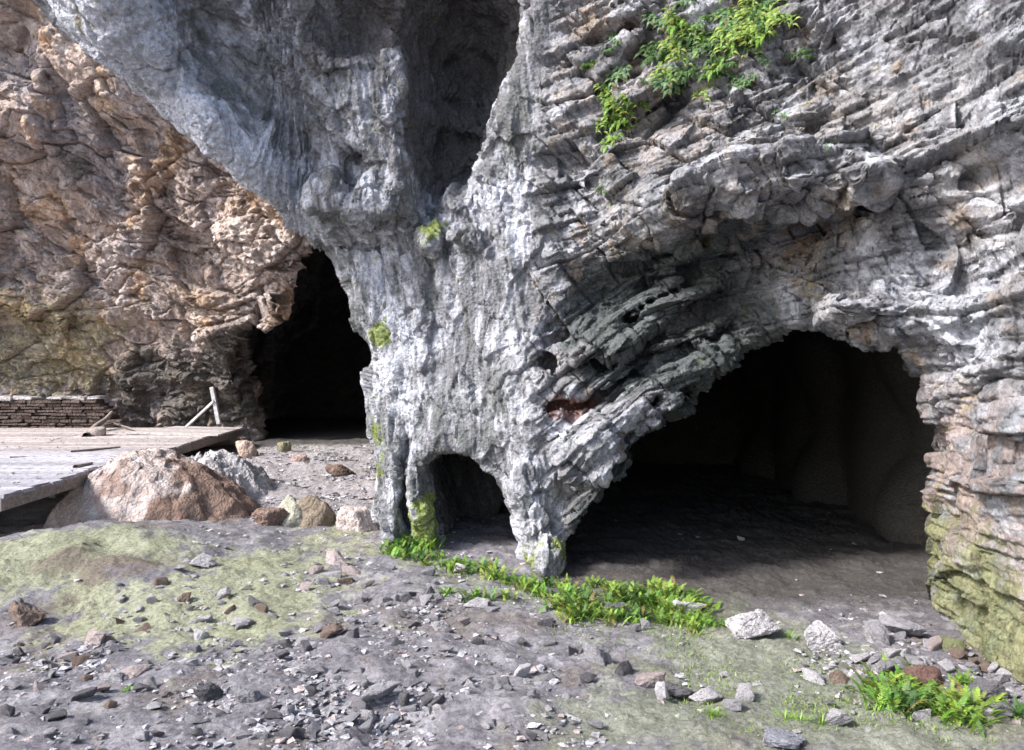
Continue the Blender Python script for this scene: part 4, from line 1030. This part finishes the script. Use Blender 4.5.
def build_plants(cliff):
    bright = (.17, .34, .05); mid = (.09, .20, .05); yel = (.25, .40, .08); blu = (.13, .25, .12)
    PF = [fern_mesh('fern', 700+i, .10, .10, 26+i, 12, (bright, yel, bright, mid)[i % 4], .13, .6, 3.) for i in range(6)]
    def put(px, py, s, label, group, cat='fern', me=None, j=.0):
        p = ground_at(px, py); o = bpy.data.objects.new('fern', me or random.choice(PF)); COL.objects.link(o)
        o.location = (p[0], p[1], p[2]-.005); o.rotation_euler = (0, 0, random.uniform(0, 6.28)); k = s*random.uniform(.9, 1.1)
        o.scale = (k, k, k*random.uniform(.85, 1.1)); tag(o, label, cat, group); return o
    G1 = 'green ferns at the foot of the rock'
    for px, py in [(392, 553), (400, 560), (408, 548), (415, 556), (424, 550), (402, 545), (432, 546)]:
        put(px, py, 1.6, 'bright green fern in the tuft at the mossy foot of the leaning pillar', G1)
    for px, py in [(445, 567), (458, 565), (470, 575), (487, 572), (500, 580), (512, 586), (478, 602), (505, 600), (445, 595), (525, 590), (436, 560), (452, 572), (464, 570), (494, 580), (520, 584), (534, 588), (540, 594), (420, 562), (428, 568)]:
        put(px, py, random.uniform(.9, 1.4), 'small green fern in the sparse row under the small dark hollow', G1)
    for i in range(50):
        px = random.uniform(548, 702); py = random.uniform(590, 626)
        py = 584+(py-590)*1.0+.07*(px-548)
        put(px, py, random.uniform(.8, 1.5), 'bright green fern in the dense patch at the mouth of the large cave', G1)
    for px, py in [(696, 632), (712, 628), (722, 628), (704, 622)]:
        put(px, py, .8, 'green fern in the small tuft before the pale flat-topped block', G1)
    for px, py, s in [(885, 705, 1.4), (897, 700, 1.5), (905, 712, 1.4), (890, 694, 1.4), (912, 702, 1.2), (880, 700, 1.2), (893, 710, 1.3), (902, 694, 1.2)]:
        put(px, py, s, 'light green fern in the left tuft in front of the reddish-brown stone', G1)
    for px, py, s in [(930, 708, 1.2), (938, 714, 1.2), (944, 704, 1.1), (934, 702, 1.1)]:
        put(px, py, s, 'light green fern in the middle tuft before the reddish-brown stone', G1)
    for px, py, s in [(965, 718, 1.3), (975, 725, 1.1), (958, 724, 1.2), (970, 712, 1.2), (950, 720, 1.1)]:
        put(px, py, s, 'light green fern in the right tuft before the dark flat stone', G1)
    for px, py in [(965, 682), (972, 690), (960, 688)]:
        put(px, py, .7, 'pale green fern in the rubble between the red-brown stone and mossy wall', G1)
    for px, py in [(908, 662), (914, 668)]:
        put(px, py, .6, 'small green fern in the rubble beside the slanting splinter', G1)
    put(1018, 718, .9, 'light green fern cut by the right edge of the picture', G1)
    put(848, 692, .6, 'small fern growing beside the dark brown stone', G1)
    put(127, 692, .35, 'single tiny green seedling in the pinkish stones at lower left', G1)
    GM = [grass_mesh('grass_tuft', 800+i, .10, .09, 70, (.22, .36, .06)) for i in range(3)]
    for px, py, lab in [(785, 722, 'short grass tuft left of the low pale slab at lower right'), (800, 724, 'short grass tuft touching the low pale slab at lower right'), (713, 717, 'short grass tuft below the row of blocks'), (790, 640, 'pale grass tuft behind the pointed boulder'), (822, 725, 'thin grass tuft right at the low pale slab')]:
        o = put(px, py, .8, lab, 'grass tufts on the cave floor', 'grass tuft', GM[0]); o.name = 'grass_tuft'
    # ground cover: fine blades between the ferns and on the algae-tinted earth
    g = grass_mesh('ground_cover', 900, 1, 1, 1)
    V, F, C = [], [], []; r = np.random.default_rng(4)
    spots = [(470, 575, .35, 250), (600, 600, .45, 900), (650, 612, .35, 800), (680, 640, .5, 500), (740, 660, .5, 500), (800, 690, .5, 500), (410, 555, .25, 400), (900, 710, .4, 600), (950, 715, .35, 500), (720, 690, .4, 300), (760, 710, .5, 500), (560, 640, .4, 150), (860, 730, .4, 300), (540, 590, .3, 300)]
    XY = []
    for px, py, rr, n in spots:
        p = ground_at(px, py); XY.append(np.stack([p[0]+r.normal(0, rr*.6, n), p[1]+r.normal(0, rr*.45, n)], 1))
    XY = np.concatenate(XY); ZZ = ground_h(XY[:, 0], XY[:, 1])
    for (x, y), z in zip(XY, ZZ):
        b = np.array([x, y, z+.002]); h = r.uniform(.008, .03); a = r.uniform(0, 6.28); w = r.uniform(.002, .005); cc = np.array([.22, .32, .08])*r.uniform(.6, 1.3)
        s = np.array([math.cos(a), math.sin(a), 0])*w; t = np.array([r.normal(0, h*.5), r.normal(0, h*.5), h]); n0 = len(V)
        V += [b-s, b+s, b+s*.3+t, b-s*.3+t]; F.append((n0, n0+1, n0+2, n0+3)); C += [cc]*4
    bpy.data.meshes.remove(g)
    me = mesh_np('ground_cover', np.array(V), np.array(F), False); set_col(me, np.array(C)); me.materials.append(M['leaf'])
    tag(link('ground_cover', me), 'thin green blades and moss on the damp earth before the cave', 'ground cover', kind='stuff')
    # ferns rooted in the cliff
    bvh = BVHTree.FromObject(cliff, bpy.context.evaluated_depsgraph_get())
    CF = [fern_mesh('fern', 750+i, .11, .10, 40, 12, (bright, mid, blu, mid, yel)[i % 5], .11, 1.2, 3.2) for i in range(5)]
    def hang(px, py, s, label, group, k):
        d = Vector(((px-512)/FOC, 1, -(py-375)/FOC)).normalized()
        hit, nn, _, _ = bvh.ray_cast(Vector((0, 0, CZ)), d)
        if hit is None: return
        o = bpy.data.objects.new('fern', CF[k % 5]); COL.objects.link(o)
        out = Vector((nn.x*.6, -.8, .55)).normalized()
        o.rotation_euler = out.to_track_quat('Z', 'Y').to_euler(); o.location = hit-out*.01; o.scale = (s, s, s)
        tag(o, label, 'fern', group)
    G2 = 'ferns rooted on the rock face'
    R = random.Random(5)
    for (cx, cy, sx, sy, n, s, lab, ks) in [
        (618, 108, 20, 24, 18, .9, 'bright green fern in the lone rounded tuft on the rock face', (0, 4, 0)),
        (686, 50, 34, 40, 40, 1.05, 'green fern in the big hanging clump left of the top centre ledge', (0, 4, 1, 2)),
        (747, 28, 28, 32, 30, 1., 'green fern in the second hanging clump by the dark overhang at top', (0, 1, 4, 2)),
        (735, 75, 22, 14, 8, .6, 'blue-green fern below the second hanging clump on the rock face', (2, 2, 1)),
        (613, 38, 8, 16, 6, .5, 'dark green fern in the narrow tuft left of the big hanging clump', (1, 2)),
        (590, 65, 10, 12, 5, .45, 'yellowish small fern on the ledge left of the narrow tuft', (4, 1)),
        (654, 88, 16, 8, 5, .5, 'grey-green fern between the rounded tuft and the big hanging clump', (2, 2)),
        (783, 110, 12, 8, 3, .35, 'tiny fern on the blocky ledge right of the hanging clumps', (2,)),
        (795, 50, 12, 10, 4, .45, 'small fern in the shade of the dark overhang at top', (2, 1)),
        (830, 143, 5, 3, 2, .3, 'tiny sprout in the square dark notch of the rock face', (2,)),
        (606, 195, 10, 14, 4, .35, 'tiny dark fern under the round boss of the rock face', (1, 2)),
        (697, 430, 4, 4, 2, .3, 'tiny green sprout at the side of the curved slabs', (0,))]:
        for i in range(n):
            hang(cx+R.gauss(0, sx*.55), cy+R.gauss(0, sy*.55), s*R.uniform(.75, 1.15), lab, G2, R.choice(ks))

# ------------------------------------------------------------------ walkway, railing, dry-stone wall
def box_bm(bm, cx, cy, cz, sx, sy, sz, rz=0, ry=0, jit=0, bev=0):
    r = bmesh.ops.create_cube(bm, size=1)['verts']
    mt = Matrix.Translation((cx, cy, cz))@Euler((0, ry, rz)).to_matrix().to_4x4()@Matrix.Diagonal((sx, sy, sz, 1))
    bmesh.ops.transform(bm, matrix=mt, verts=r)
    if jit:
        for v in r: v.co += Vector([random.uniform(-jit, jit) for _ in range(3)])
    if bev:
        es = list({e for v in r for e in v.link_edges}); bmesh.ops.bevel(bm, geom=es, offset=bev, segments=2, affect='EDGES')
    return r

def bm_obj(name, bm, mat, parent=None, smooth=False):
    me = bpy.data.meshes.new(name); bm.to_mesh(me); bm.free()
    if smooth: me.polygons.foreach_set('use_smooth', np.ones(len(me.polygons), bool))
    return link(name, me, mat, parent)

DECK_Z = .68
def build_walkway():
    root = empty('walkway', (-6., 12, 0)); tag(root, 'pale grey boarded walkway with a dark edge beam along the back left wall', 'walkway')
    # edge runs from (-5.3,7.2) to (-6.45,17.6); boards lie across it
    def edge(y): return -5.22-.11*(y-7.4)
    bm = bmesh.new(); y = 7.7; cols = []
    while y < 17.4:
        w = random.uniform(.19, .22); e = edge(y)+random.uniform(-.05, .03)
        zz = DECK_Z+random.uniform(-.006, .006)+.02*math.sin(y*1.3)
        L = 9.5; rows = 3
        x0 = e
        for k in range(rows):
            ln = (2.6, 3.4, 4.2)[k]+random.uniform(-.2, .2)
            box_bm(bm, x0-ln/2, y+w/2, zz-.02+random.uniform(-.006, .006), ln-.008, w-.008, .04, rz=random.uniform(-.004, .004)); x0 -= ln
            c_ = random.uniform(.75, 1.2); warm = sstep(10.5, 13.5, y); cols += [np.array([.38+.06*warm, .37+.02*warm, .41-.03*warm])*c_]*8
        y += w
    d = bm_obj('boards', bm, M['deck'], None); set_col(d.data, np.array(cols)); d.parent = root; d.location = (6., -12, 0)
    bm = bmesh.new()
    for a, b in ((7.7, 9.6), (9.62, 14.), (14.02, 17.5)):
        m = (a+b)/2; box_bm(bm, edge(m)-.03, m, DECK_Z-.115, .07, (b-a), .14, rz=.11, bev=.006)
    e = bm_obj('edge_beam', bm, M['wood'], None); e.parent = root; e.location = (6., -12, 0)
    for yy in (7.9, 9.7, 11.8, 13.9, 16.):
        bm = bmesh.new(); box_bm(bm, edge(yy)-1.5, yy, .22, .1, .1, .5, bev=.006)
        o = bm_obj('post', bm, M['wood'], None); o.parent = root; o.location = (6., -12, 0)
    # raised far corner of boards
    bm = bmesh.new(); c2_ = []
    for k in range(8):
        box_bm(bm, -6.85, 15.2+k*.24, DECK_Z+.03-.0*k, 1.9-.05*k, .225, .035, rz=-.04, ry=.02); c2_.append(random.uniform(.8, 1.15))
    o = bm_obj('corner_boards', bm, M['deck'], None); set_col(o.data, np.repeat(np.array(c2_), 8)[:, None]*np.array([.44, .40, .39])); o.parent = root; o.location = (6., -12, 0)
    # rail post with its brace
    r = empty('railing_post', (0, 0, 0)); tag(r, 'leaning pale wooden rail post with a slanting brace at the far corner of the walkway', 'railing post')
    def stick(name, a, b, w):
        a, b = Vector(a), Vector(b); bm = bmesh.new(); d = b-a
        v = box_bm(bm, 0, 0, 0, w, w, d.length, bev=.006)
        bmesh.ops.transform(bm, matrix=Matrix.Translation((a+b)/2)@d.to_track_quat('Z', 'Y').to_matrix().to_4x4(), verts=bm.verts)
        return bm_obj(name, bm, M['wood_pale'], r)
    Y = 16.3
    stick('post', W(219, 424, Y), W(212, 387, Y), .085)
    stick('brace', W(186, 427, Y+.1), W(214, 401, Y-.06), .05)
    # planks and litter on the walkway
    def flat(px, py, z=DECK_Z+.02):
        Yv = (CZ-z)*FOC/(py-375); return np.array([(px-512)/FOC*Yv, Yv, z])
    p = flat(97, 435); me = rock_mesh('stone', 77, 4, 10, .06, (1, .7, .4), .05); me.materials.append(M['stone'])
    o = bpy.data.objects.new('stone', me); COL.objects.link(o); o.location = p+np.array([0, 0, .07]); o.scale = (.34, .4, .5); o.color = (1.1, .95, .85, 1)
    tag(o, 'pale rounded stone lying on the walkway under the dark splintered timber', 'stone')
    def timber(name, pts, rad, lab, mat):
        cu = bpy.data.curves.new(name, 'CURVE'); cu.dimensions = '3D'; cu.bevel_depth = rad; cu.bevel_resolution = 2
        sp = cu.splines.new('POLY'); sp.points.add(len(pts)-1)
        for q, a in zip(sp.points, pts): q.co = (*a, 1)
        for i, q in enumerate(sp.points): q.radius = 1-.5*i/(len(pts)-1)
        t = bpy.data.objects.new('t', cu); COL.objects.link(t); dg = bpy.context.evaluated_depsgraph_get()
        me = bpy.data.meshes.new_from_object(t.evaluated_get(dg)); bpy.data.objects.remove(t)
        me.materials.clear(); me.materials.append(mat)
        o = link(name, me); tag(o, lab, 'timber', 'broken timbers on the walkway'); return o
    z1 = DECK_Z+.08
    timber('timber', [flat(86, 436), flat(97, 431)+[0, 0, .12], flat(106, 429)+[0, 0, .22], flat(112, 428)+[0, 0, .36]], .07, 'dark splintered timber rising beside the pale rounded stone on the walkway', M['wood'])
    timber('timber', [flat(100, 432)+[0, 0, .08], flat(113, 427)+[0, 0, .08], flat(150, 434)], .04, 'long thin dark timber trailing right from the splintered one', M['wood'])
    timber('timber', [flat(72, 452), flat(120, 447)], .03, 'dark batten lying across the near boards of the walkway', M['wood'])
    timber('timber', [flat(75, 467), flat(92, 463)], .03, 'short dark batten on the walkway behind the flowstone dome', M['wood'])
    timber('timber', [flat(10, 458), flat(26, 457)], .025, 'tiny dark scrap of wood on the near part of the walkway', M['wood'])
    me = rock_mesh('stone', 78, 3, 10, .06, (1, .7, .6), .05); me.materials.append(M['stone'])
    o = bpy.data.objects.new('stone', me); COL.objects.link(o); o.location = flat(92, 423)+np.array([0, 0, .08]); o.scale = (.16, .16, .25); o.color = (1.3, 1.2, 1.15, 1)
    tag(o, 'small white stone on the back of the walkway near the dry-stone wall', 'stone')

def build_drywall():
    random.seed(21)
    root = empty('stone_wall', (-11., 17.4, DECK_Z-.1)); tag(root, 'low brown dry-stone wall with white capstones at the far left', 'stone wall')
    bm = bmesh.new(); z = -.1
    X0, X1 = -14.5, -9.35
    for row in range(11):
        hh = random.uniform(.07, .11); x = X0+random.uniform(0, .2)
        while x < X1-.1*row*.3:
            w = random.uniform(.18, .5)
            box_bm(bm, x+w/2+11, random.uniform(-.05, .05)+.2, z+hh/2, w-.02, .4, hh-.014, jit=.014, bev=.012); x += w
        z += hh
    bm_obj('masonry', bm, M['drystone'], root)
    bm = bmesh.new(); x = X0
    while x < X1-.2:
        w = random.uniform(.2, .6)
        if random.random() < .7: box_bm(bm, x+w/2+11, .18+random.uniform(-.1, .1), z+.045, w-.02, .45, .08, ry=random.uniform(-.05, .05), jit=.03, bev=.015)
        x += w
    bm_obj('capstones', bm, M['cap'], root)

M['drystone'] = rock_mat('brown_drystone', attr=False, base=(.15, .11, .095), fine=.6, bd=.02)
M['cap'] = rock_mat('white_capstone', attr=False, base=(.62, .58, .56), fine=.6, bd=.02)

# ------------------------------------------------------------------ build
build_ground()
cliff = build_front()
moss_on(cliff)
build_back()
build_stones()
build_gravel()
o = build_boulders()
p = ground_at(741, 585)
build_plants(cliff)
build_walkway()
build_drywall()
# the one pale stone seen in the dark of the large cave: on the cave's back bank
bv = BVHTree.FromObject(cliff, bpy.context.evaluated_depsgraph_get())
d = Vector(((741-512)/FOC, 1, -(538-375)/FOC)).normalized()
# it lies on a low block inside the cave
zb = CZ-(541-375)/FOC*8.6
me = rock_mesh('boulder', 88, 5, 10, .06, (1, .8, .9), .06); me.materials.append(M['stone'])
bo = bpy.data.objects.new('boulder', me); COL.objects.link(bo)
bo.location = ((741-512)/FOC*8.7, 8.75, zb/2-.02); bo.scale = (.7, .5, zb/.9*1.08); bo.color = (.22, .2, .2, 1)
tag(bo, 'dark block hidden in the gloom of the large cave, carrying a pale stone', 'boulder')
o.location = ((741-512)/FOC*8.6, 8.6, zb+.03); o.scale = (.09, .08, .09); o.color = (1.7, 1.7, 1.6, 1)
tag(o, 'small pale stone glimmering in the dark inside the large cave', 'stone')

# ------------------------------------------------------------------ light, sky, camera
SUN = Vector((-.74, -.38, .70)).normalized()
sl = bpy.data.lights.new('sun', 'SUN'); sl.energy = 3.1; sl.angle = math.radians(10); sl.color = (1, .97, .93)
so = bpy.data.objects.new('sun', sl); COL.objects.link(so); so.rotation_euler = SUN.to_track_quat('Z', 'Y').to_euler(); so.location = (-10, -5, 12)
w = bpy.data.worlds.new('World'); scene.world = w; w.use_nodes = True; nt = w.node_tree; nt.nodes.clear()
sky = nt.nodes.new('ShaderNodeTexSky'); sky.sky_type = 'NISHITA'; sky.sun_disc = False
sky.sun_elevation = math.asin(SUN.z); sky.sun_rotation = math.atan2(SUN.x, SUN.y)
sky.air_density = 1.; sky.dust_density = 2.
bg = nt.nodes.new('ShaderNodeBackground'); bg.inputs[1].default_value = .15
out = nt.nodes.new('ShaderNodeOutputWorld'); nt.links.new(sky.outputs[0], bg.inputs[0]); nt.links.new(bg.outputs[0], out.inputs[0])

cam = bpy.data.cameras.new('camera'); co = bpy.data.objects.new('camera', cam); COL.objects.link(co)
cam.sensor_width = 36; cam.lens = 36*FOC/1024; cam.clip_end = 500
co.location = (0, 0, CZ); co.rotation_euler = (math.radians(90), 0, 0); scene.camera = co
vs = scene.view_settings; vs.view_transform = 'Standard'; vs.look = 'None'; vs.exposure = 1.35; vs.gamma = 1
